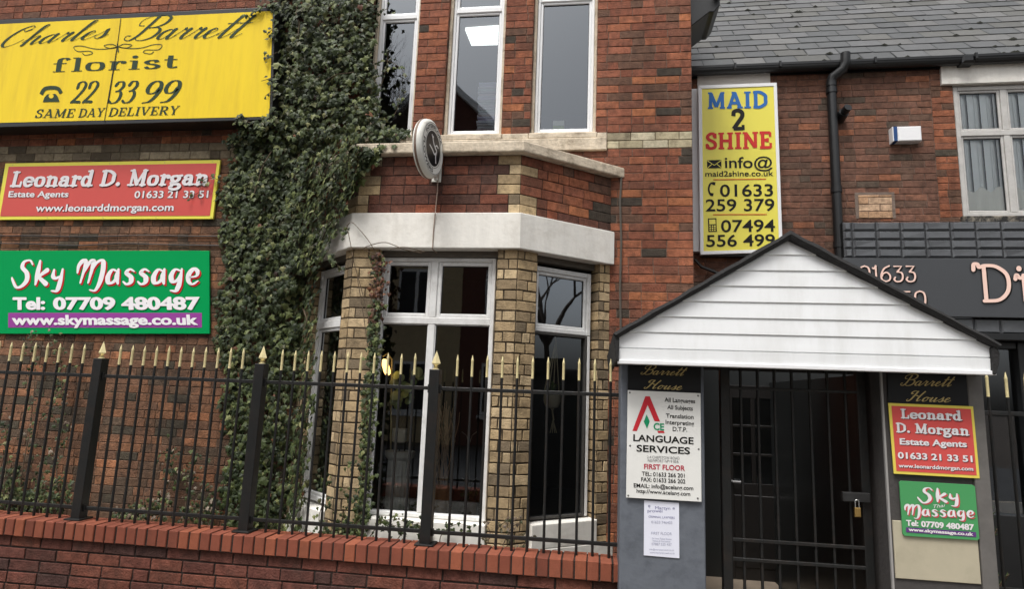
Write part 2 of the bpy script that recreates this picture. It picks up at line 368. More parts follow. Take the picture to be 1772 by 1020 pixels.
def make_window(parent, pl, a0, a1, z0, z1, cols, rows, t=0.055, bar=0.055, sash=0.03, d0=-0.05, d1=0.015, frame_mat='upvc', glass='glass', pane_off=-0.02, name='window', gasket=True):
    """cols / rows: interior bar centre positions; every light gets a raised sash and a pane"""
    fr = MB()
    ca = [a0] + list(cols) + [a1]; cz = [z0] + list(rows) + [z1]
    h = bar / 2
    fr.pbox(pl, a0, a0 + t, z0, z1, d0, d1, 0.005); fr.pbox(pl, a1 - t, a1, z0, z1, d0, d1, 0.005)
    fr.pbox(pl, a0 + t, a1 - t, z0, z0 + t, d0, d1 - 0.002, 0.005); fr.pbox(pl, a0 + t, a1 - t, z1 - t, z1, d0, d1 - 0.002, 0.005)
    for z in rows: fr.pbox(pl, a0 + t, a1 - t, z - h, z + h, d0, d1 - 0.001, 0.005)
    zz = [z0 + t] + [q for z in rows for q in (z - h, z + h)] + [z1 - t]
    aa = [a0 + t] + [q for a in cols for q in (a - h, a + h)] + [a1 - t]
    for c in cols:
        for k in range(0, len(zz), 2): fr.pbox(pl, c - h, c + h, zz[k], zz[k+1], d0, d1 - 0.003, 0.005)
    win = None; panes = []
    gk = MB()
    for i in range(0, len(aa), 2):
        for k in range(0, len(zz), 2):
            x0, x1, y0, y1 = aa[i], aa[i+1], zz[k], zz[k+1]; s = sash[k // 2] if isinstance(sash, (list, tuple)) else sash; o0, o1 = d0 + 0.01, d1 - 0.014
            if s > 0:
                fr.pbox(pl, x0, x0 + s, y0, y1, o0, o1, 0.006); fr.pbox(pl, x1 - s, x1, y0, y1, o0, o1, 0.006)
                fr.pbox(pl, x0 + s, x1 - s, y0, y0 + s, o0, o1 - 0.001, 0.006); fr.pbox(pl, x0 + s, x1 - s, y1 - s, y1, o0, o1 - 0.001, 0.006)
            gs = 0.005; X0, X1, Y0, Y1 = x0 + s, x1 - s, y0 + s, y1 - s
            for (q0, q1, p0, p1) in ((X0, X0+gs, Y0, Y1), (X1-gs, X1, Y0, Y1), (X0+gs, X1-gs, Y0, Y0+gs), (X0+gs, X1-gs, Y1-gs, Y1)):
                gk.pbox(pl, q0, q1, p0, p1, pane_off - 0.01, pane_off + 0.006)
            panes.append((X0 + gs, X1 - gs, Y0 + gs, Y1 - gs))
    win = fr.build(name, M[frame_mat], parent)
    gk.build('gasket', M['black_plastic'], win)
    for (x0, x1, y0, y1) in panes:
        p = MB(); p.add([pl.at(x0,y0,pane_off),pl.at(x1,y0,pane_off),pl.at(x1,y1,pane_off),pl.at(x0,y1,pane_off)], [(0,1,2,3)])
        p.build('pane', M[glass], win)
    return win

UP = MAIN.back(0.10)
ZT = 6.6
for (a0, a1), tr in ((W1, uz(690, 20)), (W2, uz(825, 8)), (W3, uz(975, -12))):
    lin_ = MB()
    for q0, q1 in ((a0, a0 + 0.028), (a1 - 0.028, a1)): lin_.pbox(MAIN, q0, q1, ZS - 0.01, ZT, -0.15, -0.05, 0.004)
    lin_.pbox(MAIN, a0 + 0.028, a1 - 0.028, ZS - 0.01, ZS + 0.02, -0.15, -0.045, 0.004)
    wn = make_window(bld, UP, a0 + 0.03, a1 - 0.03, ZS + 0.022, ZT, [], [tr], t=0.028, bar=0.05, sash=0.026, glass='glass_up')
    lin_.build('outer_frame', M['stone'], wn)

# rooms behind the glass
mb = MB()
def room(mb, x0, x1, y0, y1, z0, z1, front=None):
    v = [(x0,y0,z0),(x1,y0,z0),(x1,y1,z0),(x0,y1,z0),(x0,y0,z1),(x1,y0,z1),(x1,y1,z1),(x0,y1,z1)]
    mb.add(v, [(0,1,2,3),(7,6,5,4),(1,5,6,2),(2,6,7,3),(3,7,4,0)])
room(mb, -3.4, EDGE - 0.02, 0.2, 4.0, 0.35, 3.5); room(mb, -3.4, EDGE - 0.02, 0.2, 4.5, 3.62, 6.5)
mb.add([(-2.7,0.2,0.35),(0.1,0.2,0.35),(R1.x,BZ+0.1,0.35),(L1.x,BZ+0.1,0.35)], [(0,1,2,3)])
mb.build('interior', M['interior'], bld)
mb = MB(); mb.box((-7.9, 0.25, 6.8), (EDGE, 4.6, 7.0)); mb.build('roof', M['slate'], bld)

# eaves box of the return side, seen past the corner
mb = MB()
ev = MAIN.back(0.25)
pts = [ev.P(*p) for p in ((1190,-30),(1246,-30),(1246,8),(1236,20),(1228,20),(1196,45))]
mb.prism(pts, (0, 0.5, 0)); mb.build('eaves_box', M['black_plastic'], bld, bevel=0.008)
mb = MB(); p0 = ev.P(1240, -8); mb.tube([p0, p0 + Vector((0, -0.12, 0)), p0 + Vector((0,-0.14,0))], [0.035, 0.035, 0.03], 12); mb.build('gutter_end', M['black_plastic'], bld, smooth=True)

# --- bay
def off_poly(d):
    """bay footprint pushed outward by d"""
    ns = [BL.n, BF.n, BR.n]; pts = [L0, L1, R1, R0]; out = []
    out.append(L0 + BL.n * d - BL.u * (BL.n.y * d / BL.u.y if abs(BL.u.y) > 1e-6 else 0))
    for i in (1, 2):
        n1, n2 = ns[i-1], ns[i]; k = d / (1 + n1.dot(n2)); out.append(pts[i] + (n1 + n2) * k)
    out.append(R0 + BR.n * d - BR.u * (BR.n.y * d / BR.u.y))
    return out
def ring(mb, d_in, d_out, z0, z1, ends=(0, 0), sub=1):
    A, B = off_poly(d_in), off_poly(d_out)
    B[0] = B[0] + BL.u * ends[0]; A[0] = A[0] + BL.u * ends[0]; B[3] = B[3] - BR.u * ends[1]; A[3] = A[3] - BR.u * ends[1]
    vs = []
    for z in (z0, z1):
        for p in A + B: vs.append((p.x, p.y, z))
    fs = []
    for i in range(3):
        fs += [(4+i, 5+i, 13+i, 12+i), (i+1, i, 8+i, 9+i), (i, i+1, 5+i, 4+i), (9+i, 8+i, 12+i, 13+i)]
    fs += [(0, 4, 12, 8), (7, 3, 11, 15)]
    mb.add(vs, fs)
BB0, BB1 = BF.uv(755, 429.5, 0.05)[1], BF.uv(755, 368, 0.05)[1]
CP0, CP1 = BF.uv(915, 262, 0.07)[1], BF.uv(905, 243, 0.07)[1]
mb = MB(); ring(mb, -0.12, 0.05, BB0, BB1, ends=(0.04, 0.06)); mb.build('bay_band', M['white_render'], bld, bevel=0.008)
mb = MB(); ring(mb, -0.12, 0.075, CP0, CP1); A = off_poly(0.0)
mb.build('bay_coping', M['stone'], bld, bevel=0.012)
mb = MB(); mb.add([(p.x, p.y, CP1 - 0.02) for p in off_poly(-0.05)], [(0,1,2,3)]); mb.build('bay_roof', M['felt'], bld)
# red upper panel with cream quoins
mb = MB(); mq = MB(); mq2 = MB()
NC = 6; cr = (CP0 - BB1) / NC
pat = ['F', 'S', 'F', 'F', 'S', 'S']                     # from the top: long on the front, straddling
for k in range(NC):
    z1 = CP0 - k * cr; z0 = z1 - cr; s = pat[k]
    fq = 0.20 if s == 'F' else 0.10; cq = 0.0 if s == 'F' else 0.17
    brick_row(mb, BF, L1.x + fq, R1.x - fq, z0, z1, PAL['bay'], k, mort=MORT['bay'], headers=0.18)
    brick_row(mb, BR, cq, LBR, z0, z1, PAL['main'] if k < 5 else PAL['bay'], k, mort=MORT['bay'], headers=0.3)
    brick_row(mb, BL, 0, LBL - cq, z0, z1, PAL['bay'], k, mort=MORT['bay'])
    for q_, a in ((mq2, L1.x), (mq, R1.x - fq)): brick_row(q_, BF, a, a + fq, z0, z1, PAL['yellow'], 1, blen=0.3, headers=0, mort=MORT['yellow'])
    if cq:
        brick_row(mq, BR, 0, cq, z0, z1, PAL['yellow'], 1, blen=0.3, headers=0, mort=MORT['yellow'])
        brick_row(mq2, BL, LBL - cq, LBL, z0, z1, PAL['yellow'], 1, blen=0.3, headers=0, mort=MORT['yellow'])
mb.build('bay_panel', M['brick'], bld); mq.build('bay_quoin', M['brick_yellow'], bld); mq2.build('bay_quoin', M['brick_yellow'], bld)
# yellow brick piers
yc = 0.0869
FW0, FW1 = ua(656, 445, BF), ua(861, 440, BF)
RA0, RA1 = ua(931, 447, BR), ua(1037, 470, BR)
LA0, LA1 = 0.13, LBL - 0.14
PZ0 = 0.50
WZ1 = BB0 + 0.01
def bond(mb, pl, a0, a1):
    z = WZ1; i = 0
    while z > PZ0:
        brick_row(mb, pl, a0, a1, max(z - yc, PZ0), z, PAL['yellow'], i, joint=.011, jit=.003, mort=MORT['yellow'], blen=0.225 if i % 2 else 0.15, headers=0.2)
        z -= yc; i += 1
piers = [MB() for _ in range(4)]
for k, pl, a0, a1 in ((0, BL, 0, LA0), (1, BL, LA1, LBL), (1, BF, L1.x, FW0), (2, BF, FW1, R1.x), (2, BR, 0, RA0), (3, BR, RA1, LBR)): bond(piers[k], pl, a0, a1)
RV = 0.13
def reveal(mb, pl, a, s):                          # side face of an opening
    q = Plane(pl.at(a, 0, 0 if s > 0 else -RV), 0); q.u = (-pl.n if s > 0 else pl.n); q.n = (pl.u if s > 0 else -pl.u)
    z = WZ1; i = 0
    while z > PZ0 + 0.1:
        brick_row(mb, q, 0.004, RV, max(z - yc, PZ0), z, PAL['yellow'], i, joint=.011, jit=.003, mort=MORT['yellow'], blen=0.3, headers=0); z -= yc; i += 1
for k, pl, a0, a1 in ((1, BF, FW0, FW1), (2, BR, RA0, RA1), (0, BL, LA0, LA1)): reveal(piers[k], pl, a0, 1); reveal(piers[k+1], pl, a1, -1)
for p_ in piers: p_.build('bay_pier', M['brick_yellow'], bld)
FWB = BF.back(0.09)
fz0 = FWB.uv(735, 897)[1]; fz1 = FWB.uv(755, 447)[1]
mb = MB(); ring(mb, -0.1, 0.03, 0.0, PZ0); mb.build('bay_plinth', M['white_render'], bld, bevel=0.006)
GT = mat('soffit_shade_timber', lin(96,90,82), rough=0.85, noise=0.3, nscale=20, stretch=(1,1,6), bump=0.3)  # timber tone of the head infill stands in for the soffit shadow
for pl, a0, a1 in ((BF, FW0, FW1), (BR, RA0, RA1), (BL, LA0, LA1)):
    mb = MB(); mb.pbox(pl, a0 + 0.003, a1 - 0.003, PZ0 + 0.002, fz0 - 0.004, -0.14, 0.028, 0.006); mb.build('bay_sill', M['white_render'], bld)
    mb = MB(); mb.pbox(pl, a0 + 0.002, a1 - 0.002, fz1 + 0.003, BB0 + 0.05, -0.16, -0.06, 0.006); mb.build('window_head', GT, bld)
M['dark_frame'] = mat('dark_stained_frame', lin(58,56,53), rough=.6, noise=.25, nscale=20)
tr_z = FWB.uv(755, 556)[1]
make_window(bld, FWB, FW0 + 0.005, FW1 - 0.02, fz0, fz1, [ua(751, 500, FWB)], [tr_z], t=0.034, bar=0.06, sash=(.006, .034), frame_mat='white_paint')
BRB = BR.back(0.09)
rz1 = BRB.uv(975, 468)[1]; rtr = BRB.uv(972, 571)[1]
make_window(bld, BRB, RA0 + 0.004, ua(1021, 520, BRB), rtr - .035, rz1, [], [], t=0.042, sash=0.028, frame_mat='white_paint', glass='glass_top')
make_window(bld, BRB, RA0 + 0.004, ua(1016, 520, BRB), fz0 + 0.01, rtr - .038, [], [], t=0.022, sash=0.0, frame_mat='dark_frame', glass='glass')
mb = MB(); mb.pbox(BRB, ua(1016, 520, BRB) + .003, ua(1021, 520, BRB), fz0 + .01, rtr - .038, -.05, .014, .004); mb.build('window_jamb', M['white_paint'], bld)
BLB = BL.back(0.09)
make_window(bld, BLB, LA0 + 0.004, LA1 - 0.004, fz0 + 0.02, rz1, [], [rtr], t=0.045, bar=0.07, sash=0.03, frame_mat='white_paint')

# ------------------------------------------------------------------ neighbouring building
NA = R(-1.0)
_p = MAIN.back(1.2).P(1450, 250); NB = Plane((_p.x, _p.y, 0), NA)
nb = thing('terraced_building', NB.p, 'lower brick terraced building with a slate roof and black shopfront behind the white porch', 'building')
na0 = -2.3; na1 = 4.6
ZF = uz(1772, 447, NB, 0.2)                       # top of the shop fascia
wr = win_rect(NB, (1652, 157), (1672, 374))
wx0 = (ua(1649, 157, NB) + ua(1667, 372, NB)) / 2; wz0, wz1 = uz(1690, 376, NB), uz(1700, 146, NB)
wx1 = wx0 + 1.45
ez = uz(1400, 118, NB, 0.1)                       # eaves
NC_ = 0.0745
mb = MB()
def pal_nbr(z, a, b):
    return PAL['nbr']
brick_wall(mb, NB, na0, wx0 - 0.22, 0.0, ez + 0.1, NC_, 'nbr', headers=0.25)
brick_wall(mb, NB, wx0 - 0.22, na1, wz1, ez + 0.1, NC_, 'nbr', headers=0.25)
brick_wall(mb, NB, wx0 - 0.22, wx0, wz0 - 0.3, wz1, NC_, 'nbr_q', headers=0.5)
brick_wall(mb, NB, wx0, na1, 2.4, wz0 - 0.02, NC_, 'nbr')
brick_wall(mb, NB, wx1, na1, wz0, wz1, NC_, 'nbr_q')
mb.build('wall', M['brick'], nb)
mb = MB()                                         # patch of newer pale brick over worn render
pa0, pz1 = NB.uv(1484, 338); pa1, pz0 = NB.uv(1545, 378)
mb.pbox(NB, pa0 - 0.03, pa1 + 0.03, pz0, pz1 + 0.03, -0.004, 0.003)
mb.build('render_patch', mat('worn_render', lin(112,98,88), rough=0.9, noise=0.3, nscale=14, bump=0.5), nb)
mb = MB(); brick_wall(mb, NB, pa0, pa1, pz0, pz1, NC_ * 1.02, 'cream', off=0.012, palfn=lambda *a: [((186,150,118),1),((172,138,108),1),((190,160,132),1)], mort=lin(120,104,92))
mb.build('brick_patch', M['brick'], nb)
mb = MB(); l0, lz1 = NB.uv(1625, 113); _, lz0 = NB.uv(1630, 148)
mb.pbox(NB, l0, wx1 + 0.2, lz0, lz1 + 0.05, -0.05, 0.03, 0.004); mb.build('lintel', M['white_render'], nb)
mb = MB(); q0, qz1 = NB.uv(1206, 120); q1, qz0 = NB.uv(1333, 160)
mb.pbox(NB, q0, q1, qz0, qz1 + 0.05, -0.05, 0.02, 0.004); mb.build('lintel', mat('grey_render', lin(196,190,182), rough=0.8, noise=0.08), nb)
NW = NB.back(0.035)
cols = [ua(1745, 250, NW)]
make_window(nb, NW, wx0 + 0.01, wx1 - 0.01, wz0 + 0.01, lz0 - 0.01, [ua(1744, 260, NW), ua(1744, 260, NW) + 0.52], [uz(1700, 231, NW)], t=0.045, bar=0.06, sash=0.026, frame_mat='grey_white_paint', glass='glass_nb')
mb = MB(); mb.pbox(NB, wx0 - 0.03, wx1 + 0.03, wz0 - 0.075, wz0, -0.1, 0.06, 0.01)
mb.build('window_sill', mat('peeling_black_paint', lin(34,33,32), rough=0.8, noise=0.3, bump=0.6, bscale=30, damt=0.9, dscale=9, dirt=lin(150,142,128)), nb)
# vertical blinds behind the glass
mb = MB(); x = wx0 + 0.05; k = 0
while x < wx1 - 0.05:
    o0 = -0.075 if k % 2 else -0.080; mb.add([NB.at(x - .008, wz0 + 0.03, o0), NB.at(x + 0.072, wz0 + 0.03, o0 - (.05 if k % 2 else .004)), NB.at(x + 0.072, wz1 - 0.03, o0 - (.05 if k % 2 else .004)), NB.at(x - .008, wz1 - 0.03, o0)], [(0,1,2,3)])
    x += 0.0625; k += 1
mb.build('window_blind', mat('blind_fabric', lin(243,247,246), rough=0.8, noise=0.03), nb)
mb = MB(); x = wx0 + 0.04
c0 = uz(1700, 330, NB, -0.1)
pts = []
n = 60
for i in range(n + 1): pts.append((wx0 + 0.03 + (wx1 - wx0 - 0.06) * i / n, -0.066 + 0.005 * math.sin(i * 1.3)))
mb.add([NB.at(a, wz0 + 0.02, o) for a, o in pts] + [NB.at(a, c0 + 0.03 * math.sin(i * .9), o) for i, (a, o) in enumerate(pts)], [(i, i+1, n+2+i, n+1+i) for i in range(n)])
mb.build('net_curtain', mat('net_curtain', lin(236,236,228), rough=0.9, noise=0.04), nb)
mb = MB()
for (b0, b1, c0_, c1_) in ((wx0 - .1, wx1 + .1, wz0 - .1, wz1 + .1),):
    mb.add([NB.at(b0,c0_,-1.5),NB.at(b1,c0_,-1.5),NB.at(b1,c1_,-1.5),NB.at(b0,c1_,-1.5),NB.at(b0,c0_,-.05),NB.at(b1,c0_,-.05),NB.at(b1,c1_,-.05),NB.at(b0,c1_,-.05)], [(0,1,2,3),(0,1,5,4),(3,2,6,7),(0,3,7,4),(1,2,6,5)])
mb.build('interior', M['interior'], nb)
# gutter
gl0, gz0 = NB.uv(1205, 128, 0.1)
g1 = NB.uv(1772, 107, 0.1)[1]
gz0 = (gz0 + g1) / 2
mb = MB()
prof = []
for i in range(9):
    an = math.pi + math.pi * i / 8; prof.append((0.075 + 0.058 * math.cos(an), gz0 + 0.075 + 0.062 * math.sin(an) - 0.012))
prof = [(0.017, gz0 + 0.085)] + prof + [(0.133, gz0 + 0.085), (0.14, gz0 + 0.085), (0.14, gz0 + 0.06)] 
n = len(prof)
for a in (gl0 - 0.4, na1): mb.v += [tuple(NB.at(a, z, o)) for o, z in prof]; mb.c += [(1,1,1)] * n
mb.f += [(i, i+1, n+i+1, n+i) for i in range(n - 1)]
for px in (1272, 1350, 1515, 1690):
    a = ua(px, 100, NB, 0.14); mb.pbox(NB, a - 0.012, a + 0.012, gz0 + 0.03, gz0 + 0.1, 0.12, 0.152, 0.003)
a = ua(1676, 100, NB, 0.14); mb.pbox(NB, a - 0.06, a + 0.06, gz0 - 0.006, gz0 + 0.085, 0.02, 0.15, 0.02)
mb.build('gutter', M['black_plastic'], nb)
mb = MB(); mb.pbox(NB, gl0 - 0.4, na1, gz0 + 0.0, gz0 + 0.1, -0.1, 0.016); mb.build('fascia_board', M['black_plastic'], nb)
# slates
pitch = R(48); su = NB.u; sv = (NB.n * -math.cos(pitch) + Vector((0, 0, 1)) * math.sin(pitch)); sn = (NB.n * math.sin(pitch) + Vector((0, 0, 1)) * math.cos(pitch))
E0 = NB.at(0, gz0 + 0.088, 0.115)
mb = MB()
sw, ex = 0.335, 0.215
ra0 = gl0 - 0.6
mb.add([E0 + su*ra0 - sn*0.02, E0 + su*na1 - sn*0.02, E0 + su*na1 + sv*4 - sn*0.02, E0 + su*ra0 + sv*4 - sn*0.02], [(0,1,2,3)], lin(30,30,30))
for r in range(30):
    x = ra0 - (sw / 2 if r % 2 else 0) + random.uniform(-.01, .01)
    while x < na1:
        k = random.uniform(0.78, 1.12) * (0.8 if random.random() < 0.08 else 1); c = tuple(v * k for v in lin(*random.choice(((88,89,90),(80,82,83),(95,95,94),(85,85,82)))))
        j = lambda s_: random.uniform(-s_, s_)
        b = r * ex + j(.004); t = 0.0065 + j(.0015); w0, w1 = x + 0.004 + j(.002), x + sw - 0.004 + j(.002)
        lo = 0.010 + j(.002)
        A0, A1 = E0 + su*w0 + sv*b + sn*lo, E0 + su*w1 + sv*(b + j(.005)) + sn*(lo + j(.003))
        B1, B0 = E0 + su*w1 + sv*(b + ex*1.35) + sn*(-.002), E0 + su*w0 + sv*(b + ex*1.35) + sn*(-.002)
        if random.random() < .14:                         # nicked corner
            A0b = A0 + su*.03; A0c = A0 + sv*.02
            mb.add([A0b, A1, B1, B0, A0c, A0b - sn*t, A1 - sn*t, A0c - sn*t], [(0,1,2,3,4),(5,6,1,0),(7,5,0,4)], c)
        else:
            mb.add([A0, A1, B1, B0, A0 - sn*t, A1 - sn*t], [(0,1,2,3),(4,5,1,0)], c)
        x += sw
mb.build('roof', M['slate'], nb)
mb = MB()                                                   # moss tufts on the slates
for _ in range(90):
    p = E0 + su * random.uniform(gl0, 3.6) + sv * (random.randint(0, 16) * ex) + sn * 0.012; r = random.uniform(.01, .045)
    n = 9; ring_ = [p + su * math.cos(2*math.pi*i/n) * r * random.uniform(.7, 1.2) + sv * math.sin(2*math.pi*i/n) * r * .6 * random.uniform(.7, 1.2) for i in range(n)]
    mb.add(ring_ + [p + sn * r * .5], [(i, (i+1) % n, n) for i in range(n)])
struct(mb.build('moss', mat('dark_moss', lin(46,47,40), rough=1, noise=0.4, nscale=60, bump=0.8), nb), 'stuff')
mb = MB(); fa = MAIN.back(0.9)
pts = [NB.P(*p, 0.14) for p in ((1196,40),(1206,46),(1216,54),(1222,53),(1212,57),(1200,54))]
mb.prism(pts, (0, 0.02, 0)); mb.build('flashing', mat('lead_flashing', lin(205,208,210), rough=0.4, noise=0.1), nb)
# downpipe with offset bend
mb = MB()
pp = [NB.P(1463, 92, 0.15), NB.P(1463, 108, 0.15), NB.P(1459, 120, 0.13), NB.P(1441, 133, 0.09), NB.P(1438.5, 142, 0.075), NB.P(1438.5, 150, 0.075)]
mb.tube(pp, [0.05, 0.05, 0.052, 0.052, 0.055, 0.055], 14)
a = pp[-1]; bot = Vector((a.x, a.y, 1.9)); mb.tube([a + Vector((0,0,.01)), bot], 0.049, 14)
for z in (a.z - 0.02, a.z - 1.15, a.z - 1.75): mb.tube([Vector((a.x, a.y, z)), Vector((a.x, a.y, z - 0.06))], 0.057, 14)
mb.build('drainpipe', M['black_plastic'], nb, smooth=True)
mb = MB(); f0 = NB.P(1452, 212, 0.0); f1 = NB.P(1457, 208, 0.10); f2 = NB.P(1460, 195, 0.16)
f0 = NB.P(1452, 205, 0.0); dirv = (NB.n + Vector((0.25, 0, 0.35))).normalized()
mb.tube([f0, f0 + NB.n * 0.05, f0 + NB.n * 0.05 + dirv * 0.06], [0.06, 0.06, 0.055], 14); mb.tube([f0 + NB.n*.05 + dirv * 0.05, f0 + NB.n*.05 + dirv * 0.14], 0.042, 14)
mb.build('flue', M['black_plastic'], nb, smooth=True)

# shopfront: glazed tile bands, fascia box, window below
shop_off = 0.18
mb = MB()
ta0 = ua(1459, 400, NB, shop_off); tz1 = uz(1560, 384, NB, shop_off); tz0 = uz(1560, 446, NB, shop_off)
tw, th = 0.232, (tz1 - tz0) / 4
mj = MB(); mj.pbox(NB, ta0, na1, tz0 - 0.02, tz1, 0.0, shop_off - 0.013); mj.pbox(NB, ta0, na1, bz0 if False else tz0 - .5, tz0 - .3, 0.0, .02); mj.build('tile_backing', M['black_plastic'], nb)
def tile(mb, a, z, w_, h_, o):
    b = 0.02; P = NB.at; j = lambda: random.uniform(-.0035, .0035)
    v = [P(a,z,o-.012),P(a+w_,z,o-.012),P(a+w_,z+h_,o-.012),P(a,z+h_,o-.012),P(a+b,z+b*.7,o+.008+j()),P(a+w_-b,z+b*.7,o+.008+j()),P(a+w_-b,z+h_-b*.7,o+.008+j()),P(a+b,z+h_-b*.7,o+.008+j())]
    mb.add(v, [(4,5,6,7),(0,1,5,4),(1,2,6,5),(2,3,7,6),(3,0,4,7)])
for r in range(4):
    x = ta0 - tw * 0.62
    while x < na1:
        x0 = max(x, ta0)
        if x + tw - x0 > .05: tile(mb, x0 + .004, tz0 + r * th + .004, x + tw - x0 - .008, th - .008, shop_off)
        x += tw
bz1 = uz(1700, 552, NB, shop_off); bz0 = uz(1700, 577, NB, shop_off)
x = ta0
mb.pbox(NB, ta0, na1, bz0, bz1, 0.0, shop_off - 0.012)
while x < na1: tile(mb, x + .001, bz0, tw - .002, bz1 - bz0, shop_off); x += tw
mb.build('tile_band', mat('glazed_black_tile', lin(84,86,89), rough=0.16, noise=0.15, nscale=10, spec=0.6), nb)
mb = MB()
mb.pbox(NB, ta0, na1, bz0 - 0.07, bz0 - 0.003, -0.1, shop_off + 0.05, 0.006)
sf = [ua(p, 640, NB, .1) for p in (1688, 1765)]
mb.pbox(NB, ta0, sf[0], 0.1, bz0 - 0.072, -0.1, 0.10, 0.006)
mb.pbox(NB, sf[1], sf[1] + .12, 0.1, bz0 - 0.072, -0.1, 0.10, 0.006); mb.pbox(NB, sf[0], sf[1], 0.1, 0.75, -0.1, 0.09, 0.006)
mb.pbox(NB, sf[0], sf[1], bz0 - .14, bz0 - .072, -0.1, .08, 0.006); mb.pbox(NB, sf[1] + .12, na1, bz0 - .13, bz0 - .072, -.1, .1, .006)
mb.build('shopfront', M['black_plastic'], nb)
mb = MB(); mb.add([NB.at(sf[0], .75, .02), NB.at(na1, .75, .02), NB.at(na1, bz0 - .1, .02), NB.at(sf[0], bz0 - .1, .02)], [(0,1,2,3)]); mb.build('shop_window', M['glass_up'], nb)
mb = MB(); P = NB.at; b0, b1, c0_, c1_ = sf[0] - .3, na1, .1, bz0
mb.add([P(b0,c0_,-1.5),P(b1,c0_,-1.5),P(b1,c1_,-1.5),P(b0,c1_,-1.5),P(b0,c0_,-.02),P(b1,c0_,-.02),P(b1,c1_,-.02),P(b0,c1_,-.02)], [(0,1,2,3),(0,1,5,4),(3,2,6,7),(0,3,7,4),(1,2,6,5)]); mb.build('shop_interior', M['dark'], nb)

# alarm box
ab = thing('alarm_box', NB.P(1571, 233), 'white alarm box with a blue end on the upper brick wall beside the drainpipe', 'alarm box')
o = 0.09; x0, z1 = NB.uv(1544, 219, o); x1, z0 = NB.uv(1596, 243, o)
mb = MB(); mb.pbox(NB, x0 + .05, x1, z0, z1, 0, o, 0.008); mb.build('body', M['upvc'], ab)
mb = MB(); mb.pbox(NB, x0 + .012, x0 + .048, z0, z1, 0, o + .001, 0.004); mb.build('strobe', paint(44, 74, 122, .25), ab)
mb = MB(); mb.pbox(NB, x0, x0 + .011, z0, z1, 0, o, 0.003); mb.build('end_cap', M['upvc'], ab)

# ------------------------------------------------------------------ lettering: drawn strokes and the built-in face
def cat_rom(P, n=7, closed=False):
    if len(P) < 3: return [Vector((p[0], p[1])) for p in P]
    P = [Vector((p[0], p[1])) for p in P]; out = []
    m = len(P)
    for i in range(m - 1):
        p0 = P[i-1] if i > 0 else P[0] * 2 - P[1]; p1, p2 = P[i], P[i+1]; p3 = P[i+2] if i + 2 < m else P[-1] * 2 - P[-2]
        for k in range(n):
            t = k / n
            out.append(0.5 * ((2*p1) + (p2-p0)*t + (2*p0-5*p1+4*p2-p3)*t*t + (3*p1-p0-3*p2+p3)*t**3))
    out.append(P[-1]); return out

